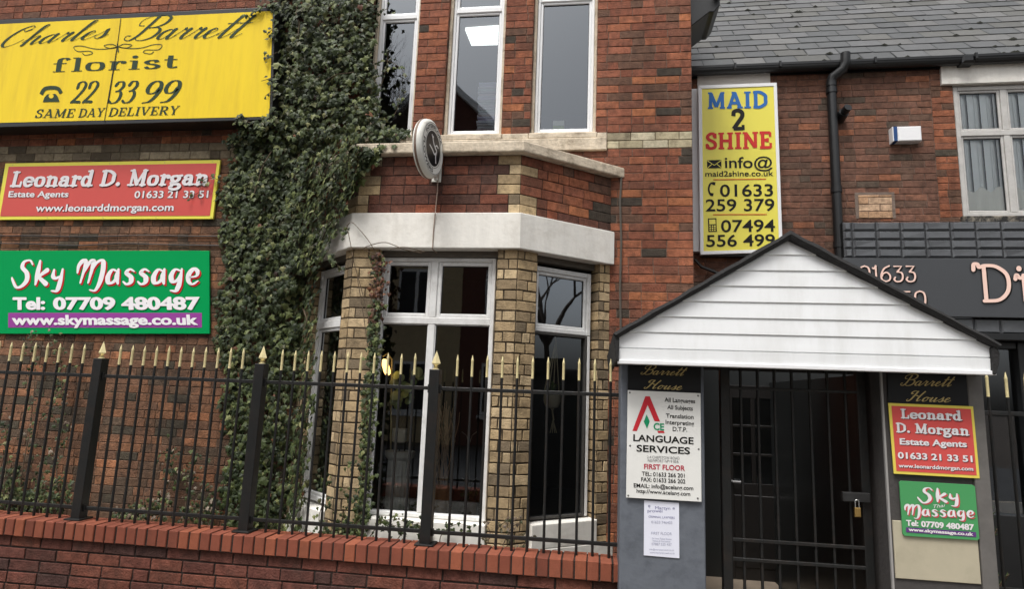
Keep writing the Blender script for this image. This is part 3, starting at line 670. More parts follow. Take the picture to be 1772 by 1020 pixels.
# glyph = (advance, [(kind, points)]): c smooth curve, l straight lines, s thin serif; x-height .64, capitals 1
def S_(a, b, y): return ('s', [(a, y), (b, y)])
ROMAN = {
 'L': (.74, [('l',[(.2,.06),(.2,.94)]), S_(.02,.4,.96), ('h',[(.04,.05),(.64,.05)]), ('l2',[(.64,.02),(.64,.3)])]),
 'D': (.92, [('l',[(.2,.05),(.2,.95)]), ('c',[(.05,.95),(.45,.95),(.76,.75),(.78,.5),(.76,.25),(.45,.05),(.05,.05)])]),
 'M': (1.12,[('t',[(.18,.03),(.2,.95)]), ('l',[(.2,.95),(.54,.1)]), ('t',[(.54,.1),(.88,.95)]), ('l',[(.9,.95),(.9,.03)]), S_(.02,.34,.04), S_(.74,1.06,.04), S_(.04,.26,.96), S_(.82,1.04,.96)]),
 'A': (.98, [('t',[(.14,.03),(.46,.95)]), ('l',[(.48,.95),(.8,.03)]), ('h',[(.26,.32),(.66,.32)]), S_(.0,.3,.04), S_(.62,.96,.04), S_(.3,.55,.96)]),
 'I': (.46, [('l',[(.22,.04),(.22,.96)]), S_(.02,.42,.04), S_(.02,.42,.96)]),
 'S': (.74, [('c',[(.6,.74),(.5,.93),(.3,.94),(.13,.78),(.2,.6),(.42,.5),(.59,.36),(.58,.14),(.38,.05),(.18,.09),(.09,.27)]), ('l2',[(.62,.66),(.62,.97)]), ('l2',[(.08,.03),(.08,.34)])]),
 'H': (.98, [('l',[(.2,.04),(.2,.96)]), ('l',[(.76,.04),(.76,.96)]), ('h',[(.2,.5),(.76,.5)]), S_(.02,.38,.04), S_(.02,.38,.96), S_(.58,.94,.04), S_(.58,.94,.96)]),
 'N': (.98, [('t',[(.18,.04),(.18,.96)]), ('l',[(.2,.93),(.76,.07)]), ('t',[(.78,.04),(.78,.96)]), S_(.0,.36,.04), S_(.0,.3,.96), S_(.6,.96,.96)]),
 'E': (.78, [('l',[(.2,.04),(.2,.96)]), ('h',[(.02,.95),(.66,.95)]), ('h',[(.02,.05),(.68,.05)]), ('h',[(.2,.5),(.5,.5)]), ('l2',[(.66,.7),(.66,.98)]), ('l2',[(.68,.02),(.68,.32)]), ('l2',[(.5,.38),(.5,.62)])]),
 'Y': (.9,  [('l',[(.14,.95),(.44,.45)]), ('t',[(.74,.95),(.44,.45)]), ('l',[(.44,.5),(.44,.04)]), S_(.26,.62,.04), S_(.0,.3,.96), S_(.58,.88,.96)]),
 'V': (.92, [('l',[(.14,.95),(.44,.05)]), ('t',[(.44,.05),(.76,.95)]), S_(.0,.32,.96), S_(.6,.92,.96)]),
 'R': (.94, [('l',[(.2,.04),(.2,.96)]), ('c',[(.04,.95),(.45,.95),(.66,.86),(.66,.62),(.45,.5),(.2,.5)]), ('l',[(.42,.5),(.74,.06)]), S_(.02,.38,.04), S_(.64,.9,.04)]),
 '2': (.72, [('c',[(.1,.68),(.14,.88),(.34,.94),(.55,.84),(.55,.64),(.36,.4),(.1,.08)]), ('l',[(.1,.09),(.6,.09)]), ('l2',[(.6,.02),(.6,.26)])]),
 'a': (.7, [('c',[(.12,.5),(.24,.6),(.42,.58),(.48,.42),(.48,.06)]), ('c',[(.48,.36),(.2,.36),(.08,.2),(.2,.05),(.36,.08),(.48,.2)]), S_(.44,.66,.04)]),
 'd': (.78, [('c',[(.5,.5),(.36,.6),(.18,.56),(.1,.32),(.18,.08),(.36,.04),(.5,.16)]), ('l',[(.54,.04),(.54,.96)]), S_(.36,.56,.96), S_(.54,.74,.04)]),
 'e': (.68, [('c',[(.12,.34),(.56,.35),(.54,.52),(.36,.6),(.17,.54),(.1,.32),(.18,.1),(.36,.04),(.56,.14)])]),
 'f': (.56, [('c',[(.52,.84),(.44,.95),(.3,.94),(.22,.78),(.22,.04)]), ('h',[(.02,.6),(.46,.6)]), S_(.04,.44,.04)]),
 'g': (.72, [('c',[(.34,.58),(.14,.54),(.1,.38),(.22,.24),(.4,.25),(.52,.4),(.46,.54),(.34,.58)]), ('h',[(.44,.57),(.66,.6)]), ('c',[(.2,.24),(.12,.13),(.24,.06),(.5,.05),(.62,-.08),(.5,-.24),(.24,-.26),(.08,-.16),(.16,-.02)])]),
 'i': (.42, [('l',[(.22,.04),(.22,.62)]), S_(.04,.24,.61), S_(.04,.4,.04), ('d',[(.2,.88)])]),
 'l': (.42, [('l',[(.22,.04),(.22,.96)]), S_(.04,.24,.96), S_(.04,.4,.04)]),
 'n': (.82, [('l',[(.2,.04),(.2,.62)]), ('c',[(.2,.44),(.34,.58),(.5,.58),(.6,.46),(.6,.04)]), S_(.04,.22,.61), S_(.04,.36,.04), S_(.44,.78,.04)]),
 'o': (.7, [('c',[(.34,.6),(.16,.54),(.1,.32),(.16,.1),(.34,.04),(.52,.1),(.58,.32),(.52,.54),(.34,.6)])]),
 'r': (.6, [('l',[(.2,.04),(.2,.62)]), ('c',[(.2,.4),(.3,.56),(.44,.6),(.54,.54)]), ('d',[(.5,.53)]), S_(.04,.22,.61), S_(.04,.4,.04)]),
 's': (.6, [('c',[(.46,.46),(.4,.58),(.24,.59),(.12,.49),(.2,.37),(.38,.3),(.5,.18),(.4,.06),(.22,.04),(.1,.16)])]),
 't': (.5, [('c',[(.22,.88),(.22,.2),(.3,.05),(.46,.1)]), ('h',[(.03,.6),(.44,.6)])]),
 '.': (.34, [('d',[(.16,.1)])]), ' ': (.36, []),
}
SCRIPT = {
 'C': (.82,[('c',[(.66,.82),(.7,.95),(.56,1.02),(.3,.86),(.12,.5),(.12,.16),(.3,-.02),(.56,.08),(.76,.3)]), ('c',[(.66,.82),(.5,.74),(.4,.84)])]),
 'B': (1.06,[('c',[(.5,1.0),(.44,.6),(.36,.2),(.2,-.02),(.0,.02),(-.04,.18),(.1,.18)]), ('c',[(.26,.62),(.06,.66),(.06,.9),(.36,1.08),(.72,1.08),(.96,.96),(.96,.74),(.78,.58),(.52,.52)]), ('c',[(.52,.53),(.84,.52),(.98,.36),(.92,.12),(.7,-.02),(.46,-.02),(.34,.08)])]),
 'H': (1.05,[('c',[(.42,1.0),(.34,.6),(.22,.12),(.06,-.03),(-.06,.06),(.0,.18)]), ('c',[(.36,.96),(.14,.98),(.0,.84),(.06,.7),(.2,.72)]), ('c',[(.95,1.0),(.8,.6),(.72,.2),(.8,.0),(.98,.14)]), ('c',[(.22,.44),(.44,.56),(.64,.48),(.8,.56)])]),
 'a': (.56,[('c',[(.4,.36),(.26,.43),(.08,.3),(.05,.1),(.16,.0),(.3,.1),(.42,.42)]), ('c',[(.42,.42),(.38,.1),(.46,.0),(.62,.16)])]),
 'e': (.44,[('c',[(.0,.14),(.22,.24),(.32,.36),(.24,.43),(.1,.32),(.07,.1),(.18,.0),(.34,.06),(.48,.2)])]),
 'h': (.6,[('c',[(.0,.14),(.24,.6),(.36,.96),(.28,1.0),(.2,.8),(.1,.0)]), ('c',[(.12,.16),(.28,.4),(.42,.4),(.38,.1),(.46,.0),(.64,.16)])]),
 'l': (.36,[('c',[(.0,.14),(.22,.5),(.36,.92),(.3,1.0),(.22,.86),(.12,.14),(.2,.0),(.4,.16)])]),
 'o': (.5,[('c',[(.26,.43),(.1,.32),(.06,.1),(.18,.0),(.34,.1),(.38,.3),(.28,.43)]), ('c',[(.3,.4),(.42,.34),(.56,.36)])]),
 'r': (.48,[('c',[(.0,.14),(.14,.38),(.16,.48),(.24,.4),(.36,.42)]), ('c',[(.36,.42),(.28,.12),(.36,.0),(.52,.16)])]),
 's': (.42,[('c',[(.0,.12),(.2,.34),(.25,.47),(.28,.36),(.32,.14),(.2,.0),(.06,.05)]), ('c',[(.2,.0),(.34,.04),(.46,.16)])]),
 't': (.38,[('c',[(.0,.14),(.2,.5),(.3,.92)]), ('c',[(.3,.92),(.16,.12),(.24,.0),(.42,.16)]), ('u',[(.06,.62),(.44,.64)])]),
 'u': (.62,[('c',[(.0,.14),(.14,.43)]), ('c',[(.14,.43),(.1,.1),(.18,.0),(.32,.12),(.44,.42)]), ('c',[(.44,.42),(.4,.1),(.48,.0),(.66,.16)])]),
 '2': (.6,[('c',[(.12,.7),(.14,.9),(.34,.97),(.52,.84),(.48,.6),(.28,.3),(.04,.04)]), ('b',[(.04,.06),(.3,.06),(.52,.04)])]),
 '3': (.6,[('c',[(.14,.8),(.24,.95),(.44,.94),(.52,.76),(.4,.58),(.24,.52)]), ('c',[(.26,.52),(.46,.5),(.54,.3),(.44,.06),(.22,.0),(.06,.1)])]),
 '9': (.64,[('c',[(.54,.66),(.44,.46),(.22,.42),(.1,.6),(.16,.86),(.34,.97),(.52,.88),(.58,.62),(.5,.3),(.34,.06),(.1,.0)])]),
 ' ': (.3, []),
}
BRUSH = {
 'S': (.86,[('c',[(.74,.84),(.6,1.0),(.36,.94),(.32,.72),(.54,.5),(.6,.22),(.44,-.02),(.2,-.08),(.0,.18),(-.06,.3)])]),
 'k': (.66,[('c',[(.14,.98),(.12,.5),(.1,.04)]), ('l',[(.5,.6),(.18,.34),(.54,.06)])]),
 'y': (.62,[('c',[(.1,.62),(.1,.36),(.24,.28),(.4,.36)]), ('c',[(.46,.64),(.44,.2),(.36,-.2),(.12,-.22)])]),
 'M': (1.16,[('c',[(.02,.5),(.04,.78),(.2,.98),(.3,.84),(.2,.1)]), ('c',[(.28,.5),(.46,.9),(.6,.96),(.6,.7),(.52,.1)]), ('c',[(.6,.6),(.76,.9),(.98,.96),(1.04,.6),(.98,.1),(.84,-.2),(.62,-.18)])]),
 'a': (.62,[('c',[(.42,.54),(.22,.6),(.08,.34),(.14,.1),(.34,.14),(.44,.4)]), ('c',[(.46,.62),(.44,.3),(.52,.06)])]),
 's': (.54,[('c',[(.44,.54),(.26,.62),(.14,.48),(.34,.32),(.36,.12),(.2,.04),(.06,.14)])]),
 'g': (.64,[('c',[(.44,.56),(.22,.6),(.1,.36),(.18,.14),(.36,.2),(.46,.44)]), ('c',[(.48,.62),(.46,.1),(.36,-.2),(.14,-.2)])]),
 'e': (.58,[('c',[(.12,.3),(.4,.36),(.42,.54),(.26,.62),(.1,.42),(.12,.16),(.28,.04),(.48,.16)])]),
 ' ': (.4, []),
}
DECO = {
 '0': (.72,[('c',[(.34,.97),(.12,.85),(.06,.5),(.12,.14),(.34,.02),(.56,.14),(.62,.5),(.56,.85),(.34,.97)])]),
 '1': (.4,[('c',[(.04,.84),(.12,.8),(.22,.96)]), ('l',[(.22,.97),(.22,.02)])]),
 '6': (.7,[('c',[(.56,.97),(.26,.8),(.08,.44),(.1,.14),(.32,.02),(.54,.12),(.58,.36),(.42,.56),(.2,.5),(.1,.34)])]),
 '3': (.66,[('l',[(.08,.94),(.52,.94),(.26,.6)]), ('c',[(.26,.6),(.5,.54),(.56,.3),(.46,.06),(.22,.0),(.06,.12),(.12,.26)])]),
 '5': (.66,[('l',[(.5,.94),(.16,.94),(.12,.56)]), ('c',[(.12,.56),(.36,.62),(.54,.46),(.54,.16),(.34,.0),(.1,.06)])]),
 'D': (1.0,[('l',[(.26,.9),(.26,.04)]), ('c',[(-.02,.84),(.0,.98),(.1,.98),(.14,.9),(.3,.94),(.6,.9),(.86,.68),(.86,.3),(.62,.06),(.26,.03),(.2,.03)])]),
 'i': (.44,[('c',[(.02,.58),(.06,.68),(.14,.6),(.24,.62)]), ('l',[(.24,.66),(.24,.02)]), ('d',[(.14,.84)])]),
 'v': (.6,[('l',[(.08,.62),(.3,.04),(.52,.62)])]), 'a': (.6,[('c',[(.5,.5),(.3,.62),(.08,.4),(.16,.06),(.4,.1),(.5,.4)]),('l',[(.5,.62),(.5,.02)])]), ' ': (.35, []),
}
STY = {                 # half-widths: thick stroke, thin stroke, serif half-height
 'slab':   dict(font=ROMAN, thick=.11, thin=.085, ser=.055),
 'wide':   dict(font=ROMAN, thick=.085, thin=.028, ser=.026),
 'serif':  dict(font=ROMAN, thick=.085, thin=.04, ser=.032),
 'cooper': dict(font=ROMAN, thick=.118, thin=.075, ser=.06, rnd=True),
 'script': dict(font=SCRIPT, thick=.058, thin=.014, ser=.02, down=True),
 'plate_script': dict(font=SCRIPT, thick=.07, thin=.03, ser=.02, down=True),
 'digit':  dict(font=SCRIPT, thick=.078, thin=.02, ser=.02, down=False),
 'brush':  dict(font=BRUSH, thick=.098, thin=.062, ser=.03, taper=True),
 'deco':   dict(font=DECO, thick=.055, thin=.042, ser=.03, rnd=True),
}
def stroke_text(txt, style):
    """polygons in em units: (verts2d, faces); every stroke gets its own layer number"""
    st = STY[style]; F = st['font']; x = 0; V = []; Fc = []; Ly = []; layer = 0
    def disc(c, rx, ry=None):
        nonlocal layer
        n = 14; b = len(V)
        for i in range(n): V.append((c[0] + rx * math.cos(2*math.pi*i/n), c[1] + (ry or rx) * math.sin(2*math.pi*i/n))); Ly.append(layer)
        Fc.append(tuple(range(b, b + n))); layer += 1
    for ch in txt:
        adv, strokes = F.get(ch, F[' '])
        for kind, pts in strokes:
            pts = [(p[0] + x, p[1]) for p in pts]
            if kind == 'd': disc(pts[0], st['thick'] * (1.15 if style != 'deco' else 1.3)); continue
            P = cat_rom(pts) if kind in ('c', 'b') else [Vector(p) for p in pts]
            N = len(P); b = len(V)
            for i, p in enumerate(P):
                t = (P[min(i+1, N-1)] - P[max(i-1, 0)])
                t = t.normalized() if t.length > 1e-9 else Vector((1, 0))
                nrm = Vector((-t.y, t.x))
                if kind == 's': wd = st['ser']
                elif kind == 't': wd = st['thin'] if style not in ('slab',) else st['thick'] * .9
                elif kind == 'h': wd = st['thin']
                elif kind == 'l2': wd = st['thin'] * .9
                elif kind == 'u': wd = st['thin'] * 1.2
                elif kind == 'b': wd = st['thick'] * (.75 if 0 < i < N - 1 else .5)
                elif kind == 'l': wd = st['thick'] if abs(t.y) > .35 else st['thin']
                else:
                    k = max(0.0, -t.y) if st.get('down') else abs(t.y)
                    wd = st['thin'] + (st['thick'] - st['thin']) * k ** 1.3
                    if st.get('taper'): wd *= min(1, .35 + 1.6 * min(i + 1, N - i) / N)
                V.append(tuple(p + nrm * wd)); V.append(tuple(p - nrm * wd)); Ly += [layer, layer]
            for i in range(N - 1): Fc.append((b + 2*i, b + 2*i + 1, b + 2*i + 3, b + 2*i + 2))
            layer += 1
            if st.get('rnd') or style in ('script', 'digit', 'brush'):
                for q, o in ((P[0], P[1]), (P[-1], P[-2])):
                    tt = (q - o); ww = (Vector(V[b]) - Vector(V[b+1])).length / 2 if q == P[0] else (Vector(V[b+2*N-2]) - Vector(V[b+2*N-1])).length / 2
                    disc(q, ww * (1.0 if style != 'script' else 1.25))
            elif kind in ('c',) and style in ('wide', 'serif') and len(pts) > 6: pass
        x += adv + (.02 if style in ('script',) else .04 if style in ('cooper','brush') else .05)
    return V, Fc, Ly

def face_text(txt, bold=0.0, spacing=1.0):
    c = bpy.data.curves.new('lettering', 'FONT'); c.body = txt; c.size = 1.0; c.offset = bold; c.space_character = spacing; c.resolution_u = 4
    o = bpy.data.objects.new('lettering', c); COL.objects.link(o)
    dg = bpy.context.evaluated_depsgraph_get(); me = bpy.data.meshes.new_from_object(o.evaluated_get(dg))
    V = [(v.co.x, v.co.y) for v in me.vertices]; Fc = [tuple(p.vertices) for p in me.polygons]
    bpy.data.objects.remove(o); bpy.data.curves.remove(c); bpy.data.meshes.remove(me)
    return V, Fc, [0] * len(V)
CAPH = None
def letters(mb, pl, txt, p0, p1, capw, style=None, heavy=0.0, bold=0.02, off=0.003, shear=0.0, dx=0.0, dz=0.0, spacing=1.0, grow=0.0, cap=None):
    """set txt on plane pl from pixel p0 to pixel p1 (baseline), capital height capw in pixels of the photograph"""
    A, B = pl.P(*p0, off), pl.P(*p1, off); U = B - A
    H = (pl.P(p0[0], p0[1] - capw, off).z - A.z)
    if style: V, Fc, Ly = stroke_text(txt, style); ch = 1.0
    else:
        V, Fc, Ly = face_text(txt, bold, spacing); ch = cap or 0.73
    if heavy:                                         # extra weight: the outline printed again a little to each side
        V0, F0 = V, Fc; V = []; Fc = []; Ly = []
        for k, (hx, hy) in enumerate(((0,0),(1,0),(-1,0),(0,.7),(0,-.7),(.7,.5),(-.7,.5),(.7,-.5),(-.7,-.5))):
            Fc = Fc + [tuple(i + len(V) for i in f) for f in F0]; V = V + [(x + hx * heavy, y + hy * heavy) for x, y in V0]; Ly += [k] * len(V0)
    V = [(x + shear * y, y) for x, y in V]
    x0 = min(v[0] for v in V); x1 = max(v[0] for v in V)
    lay = max(Ly) if Ly else 0
    n0 = pl.n
    vs = [A + U * ((x - x0) / (x1 - x0)) + Vector((0, 0, 1)) * (y / ch * H) + n0 * (l * 0.00004) + pl.u * dx + Vector((0, 0, dz)) for (x, y), l in zip(V, Ly)]
    mb.add(vs, Fc)
    return mb

def quad_board(mb, pl, px, off0, off1):
    """board whose four corners (tl, tr, br, bl) were measured in the photograph"""
    a = [pl.P(*p, off1) for p in px]
    d = -(pl.n * (off1 - off0)); mb.prism(a, d)
    return a
def inset(px, k):
    cx = sum(p[0] for p in px) / 4; cy = sum(p[1] for p in px) / 4
    return [(p[0] + math.copysign(k, cx - p[0]), p[1] + math.copysign(k, cy - p[1])) for p in px]
BLACK = paint(24, 24, 22, .5); WHITE = paint(232, 230, 230, .45); GREENL = paint(44, 62, 44, .5)
def sheet(px, pl, off, material, parent, name):
    m = MB(); m.add([pl.P(*p, off) for p in px], [(0, 1, 2, 3)]); return m.build(name, material, parent)
def lt(parent, pl, material, items, name='lettering', off=0.003, dx=0.0, dz=0.0):
    m = MB()
    for it in items:
        kw = dict(it[4]) if len(it) > 4 else {}
        kw.setdefault('off', off)
        letters(m, pl, it[0], it[1], it[2], it[3], dx=dx, dz=dz, **kw)
    return m.build(name, material, parent)

# ------------------------------------------------------------------ signs on the main wall
def px_line(mb, pl, pts, wpx, off, taper=False, smooth=True):
    P = cat_rom(pts, 8) if smooth else [Vector(p) for p in pts]; N = len(P); vs = []
    for i, p in enumerate(P):
        t = (P[min(i+1, N-1)] - P[max(i-1, 0)]).normalized(); n = Vector((-t.y, t.x)); k = wpx / 2
        if taper: k *= .35 + .65 * math.sin(math.pi * i / (N - 1))
        vs += [pl.P(*(p + n * k), off), pl.P(*(p - n * k), off)]
    mb.add(vs, [(2*i, 2*i+1, 2*i+3, 2*i+2) for i in range(N - 1)])
def px_poly(mb, pl, pts, off): mb.add([pl.P(*p, off) for p in pts], [tuple(range(len(pts)))])
def px_disc(mb, pl, c, rx, ry, off, n=20): px_poly(mb, pl, [(c[0] + rx * math.cos(2*math.pi*i/n), c[1] + ry * math.sin(2*math.pi*i/n)) for i in range(n)], off)

# florist sign, a deep yellow lightbox
SY = Plane((0, -0.24, 0))
fs = thing('sign_board', SY.P(-40, 130), 'long yellow box sign with green script lettering, highest on the left wall', 'sign')
outer = [(-95, 38), (476.5, 11), (470.5, 207), (-95, 223)]
mb = MB(); quad_board(mb, SY, outer, -0.2, 0.0); mb.build('case', M['black_plastic'], fs, bevel=0.006)
yel = mat('sunned_yellow_acrylic', lin(236,205,50), rough=0.4, spec=.15, noise=0.05, nscale=3, stretch=(3,1,.35), damt=0.38, dscale=1.8, dirt=lin(196,160,56))
sheet([(-95, 46), (472, 18.5), (466, 201.5), (-95, 214.5)], SY, 0.003, yel, fs, 'panel')
lt(fs, SY, GREENL, [
  ('Charles', (0.5, 81), (189, 64), 31, dict(style='script', shear=.62)), ('Barrett', (214, 69), (440, 63.5), 38, dict(style='script', shear=.62)),
  ('florist', (90, 125), (307, 117.5), 24.5, dict(style='wide')),
  ('22', (121, 178.5), (167, 177.5), 38, dict(style='digit', shear=.22)), ('33', (186, 178.5), (236, 177), 38, dict(style='digit', shear=.22)), ('99', (245, 178), (311, 176), 38, dict(style='digit', shear=.22)),
  ('SAME', (60, 204), (128.5, 203), 15, dict(style='serif', shear=.14)), ('DAY', (135, 203), (181, 201.5), 15, dict(style='serif', shear=.14)), ('DELIVERY', (187, 201.5), (310, 198), 15, dict(style='serif', shear=.14))], off=0.006)
mb = MB()
for sx in (1, -1):
    X = lambda u, v: (204 + sx * u, 82 + v - sx * u * .02)
    px_line(mb, SY, [X(0,-1), X(10,-6), X(24,-4), X(14,1), X(2,-1), X(22,2), X(42,1), X(62,-4), X(76,-3), X(70,5), X(50,5), X(44,9), X(56,12), X(62,8)], 1.2, 0.006)
px_line(mb, SY, [(203,75),(205,90)], 2.2, 0.0062, smooth=False)
mb.build('flourish', GREENL, fs)
mb = MB()
px_line(mb, SY, [(71,163),(77,154),(88,151.5),(100,153),(106,161)], 6.5, 0.006)
px_poly(mb, SY, [(74,176.5),(77,168),(82,163),(96,162),(100,167),(103,176)], 0.0061); mb.build('telephone_symbol', GREENL, fs)
mb = MB(); px_disc(mb, SY, (88.5, 166), 4.2, 4, 0.0075); mb.build('telephone_dial', yel, fs)
mb = MB(); px_line(mb, SY, [(209,31),(203,78),(180,212)], 1.1, 0.008, smooth=False); px_line(mb, SY, [(203,78),(187,178)], 1.6, 0.0082, smooth=False); mb.build('panel_joint', BLACK, fs)

# estate agent sign
red = mat('sun_faded_red', lin(200,74,66), rough=0.4, noise=0.03, nscale=3, damt=.1, dirt=lin(176,60,54)); yb = paint(228, 219, 86, .4)
es = thing('sign_board', MAIN.P(190, 340), 'wide red sign with yellow border and white lettering between the yellow and green signs', 'sign')
q = [(9.3, 282.7), (381, 276.7), (368.3, 379), (-7, 380.5)]
mb = MB(); quad_board(mb, MAIN, q, 0.012, 0.035); mb.build('board', yb, es, bevel=.002)
sheet([(15, 288.5), (375, 282.5), (363, 373.5), (0, 374.5)], MAIN, 0.0375, red, es, 'panel')
items = [('Leonard D. Morgan', (16.7, 323.3), (361, 320), 26, dict(style='cooper', shear=.08))]
it2 = [('Estate Agents', (14, 341), (118, 341), 10.5, dict(bold=.025)), ('01633 21 33 51', (232, 342.7), (360, 342), 12.5, dict(bold=.02)), ('www.leonarddmorgan.com', (61, 366), (300, 364.7), 13, dict(bold=.022, cap=.76))]
WL = paint(226, 222, 224, .45)
SHD = paint(78, 30, 30, .5)
lt(es, MAIN, SHD, items, 'letter_shadow', 0.039, .006, -.007); lt(es, MAIN, SHD, [(a, b, c, d, dict(e, bold=.05)) for a, b, c, d, e in it2], 'letter_shadow', 0.039, .002, -.002)
lt(es, MAIN, WL, items + it2, 'lettering', 0.0425)
mb = MB()
for p in ((22,285.5),(190,283),(285,281.5),(368,279.5),(82,377),(178,376.8),(270,376.5),(365,376.3)): px_disc(mb, MAIN, p, 1.2, 1.2, 0.037, 8)
mb.build('screw', paint(200,196,110), es)

# massage sign
gs = thing('sign_board', MAIN.P(180, 505), 'large bright green sign with red shadowed white lettering, lowest on the left wall', 'sign')
gm = mat('green_vinyl', lin(0,150,80), rough=0.5, noise=0.02, nscale=3, spec=.08)
q = [(-14, 434), (362, 434), (362.5, 578), (-14, 578)]
mb = MB(); quad_board(mb, MAIN, q, 0.012, 0.03); mb.build('board', gm, gs, bevel=.002)
mk = paint(238, 236, 238, .4); REDS = paint(214, 30, 44, .4); PUR = paint(148, 66, 150, .4)
sheet([(14, 541.7), (349.3, 541.7), (349.3, 567.5), (14, 567.5)], MAIN, 0.032, PUR, gs, 'web_strip')
it = [('Sky', (17, 494), (107, 494), 43, dict(style='brush', shear=.0)), ('Massage', (128, 494), (343, 494), 44, dict(style='brush', shear=.0))]
lt(gs, MAIN, REDS, it, 'letter_shadow', 0.033, .018, -.015); lt(gs, MAIN, REDS, it, 'letter_shadow', 0.0345, .009, -.008)
lt(gs, MAIN, mk, it + [('Tel:', (18.5, 535.5), (78, 535.5), 21, dict(bold=.02, heavy=.03, shear=-.13)), ('07709 480487', (90, 535.5), (343, 535.5), 21, dict(bold=.02, heavy=.03, shear=-.13)), ('www.skymassage.co.uk', (18.5, 562), (343, 562), 17.5, dict(bold=.02, heavy=.024, cap=.76, shear=-.13))], 'lettering', 0.0375)

# cleaning firm's upright sign on the neighbour's wall
SM = Plane(NB.p + NB.n * 0.13, NA)
cs = thing('sign_board', SM.P(1280, 290), 'tall yellow sign in a white frame with blue, black and red lettering above the porch', 'sign')
mb = MB(); quad_board(mb, Plane(NB.p, NA), [(1150, 154.6), (1335, 150), (1345, 432), (1150, 437)], 0.0, 0.07); mb.build('back_board', paint(214, 215, 217, .5), cs, bevel=.003)
fq = [(1208.4, 147.7), (1344.3, 142.6), (1354.8, 436.5), (1211.9, 441)]; iq = [(1214.6, 153.3), (1338.8, 148.6), (1348.6, 431), (1217.6, 435)]
mb = MB(); quad_board(mb, SM, [(1214, 153), (1339, 148.2), (1349, 431.5), (1217, 435.5)], -0.05, -0.006); mb.build('backing', WHITE, cs)
mb = MB()
for i in range(4):
    a, b = fq[i], fq[(i+1) % 4]; c, d = iq[(i+1) % 4], iq[i]; vs = [SM.P(*p, .004) for p in (a, b, c, d)]; mb.prism(vs, SM.n * -0.055)
mb.build('frame', M['upvc'], cs, bevel=.003)
ym = mat('yellow_vinyl', lin(232,221,84), rough=0.3, noise=0.03, nscale=2)
sheet(iq, SM, -0.003, ym, cs, 'panel')
o_ = 0.0005
lt(cs, SM, paint(48, 108, 178), [('MAID', (1225, 188), (1328.6, 186), 28, dict(style='slab'))], off=o_)
lt(cs, SM, BLACK, [('2', (1266, 226), (1289, 225.5), 37, dict(style='slab'))], off=o_)
lt(cs, SM, paint(202, 52, 48), [('SHINE', (1221, 258.3), (1336, 256.3), 28, dict(style='slab'))], off=o_)
lt(cs, SM, BLACK, [('info@', (1254.5, 290.5), (1337.5, 290.5), 20.5, dict(bold=.012, cap=.76)), ('maid2shine.co.uk', (1220.5, 305.5), (1338.5, 304.3), 10, dict(bold=.012, cap=.76)),
  ('01633', (1246, 340), (1338, 339.2), 21.5, dict(bold=.012)), ('259 379', (1221.5, 365.5), (1340.5, 364.7), 21.5, dict(bold=.012)),
  ('07494', (1248, 401.5), (1341.5, 400.7), 21.5, dict(bold=.012)), ('556 499', (1222.5, 427), (1341.5, 425.5), 21, dict(bold=.012))], off=o_)
mb = MB(); px_line(mb, SM, [(1234, 311), (1325.5, 309.8)], 1.6, o_, smooth=False); px_line(mb, SM, [(1234, 371.6), (1327, 371.2)], 1.6, o_, smooth=False); mb.build('rule', paint(206, 96, 44), cs)
mb = MB(); px_poly(mb, SM, [(1223.4, 277.2), (1248.3, 276.6), (1248.6, 290.8), (1223.8, 291.2)], o_)
px_line(mb, SM, [(1236, 316.5), (1229.5, 318), (1226.5, 326), (1228, 334), (1232, 338.5)], 3.2, o_); px_line(mb, SM, [(1233, 317), (1238, 318)], 5, o_ + .0002, smooth=False); px_line(mb, SM, [(1229, 336), (1234.5, 337)], 5, o_ + .0002, smooth=False)
px_poly(mb, SM, [(1225, 378), (1239.6, 377.6), (1240.6, 401), (1226, 401.5)], o_); mb.build('symbol', BLACK, cs)
mb = MB(); px_line(mb, SM, [(1224, 278), (1236, 286), (1248, 277.5)], 1.1, o_ + .0012, smooth=False); px_line(mb, SM, [(1224, 291), (1232, 284)], 1, o_ + .0012, smooth=False); px_line(mb, SM, [(1248.5, 290.5), (1240, 283.5)], 1, o_ + .0012, smooth=False)
px_poly(mb, SM, [(1227, 380), (1238, 379.7), (1238.3, 388), (1227.4, 388.4)], o_ + .0012)
for r in range(3):
    for c in range(3): px_poly(mb, SM, [(1227.6 + c * 4, 390.3 + r * 3.5), (1230.2 + c * 4, 390.2 + r * 3.5), (1230.4 + c * 4, 392.4 + r * 3.5), (1227.8 + c * 4, 392.6 + r * 3.5)], o_ + .0012)
mb.build('symbol_detail', ym, cs)
mb = MB(); a = SM.P(1212, 446, -.05); b = SM.P(1240, 470, -.08)
mb.tube([SM.P(1203, 450, -.1), SM.P(1214, 462, -.06), SM.P(1245, 474, -.06)], .018, 8); mb.pbox(Plane(NB.p, NA), ua(1213, 450, NB), ua(1300, 450, NB), uz(1250, 447, NB), uz(1250, 440, NB), 0, .1); mb.build('bracket', M['black_metal'], cs)

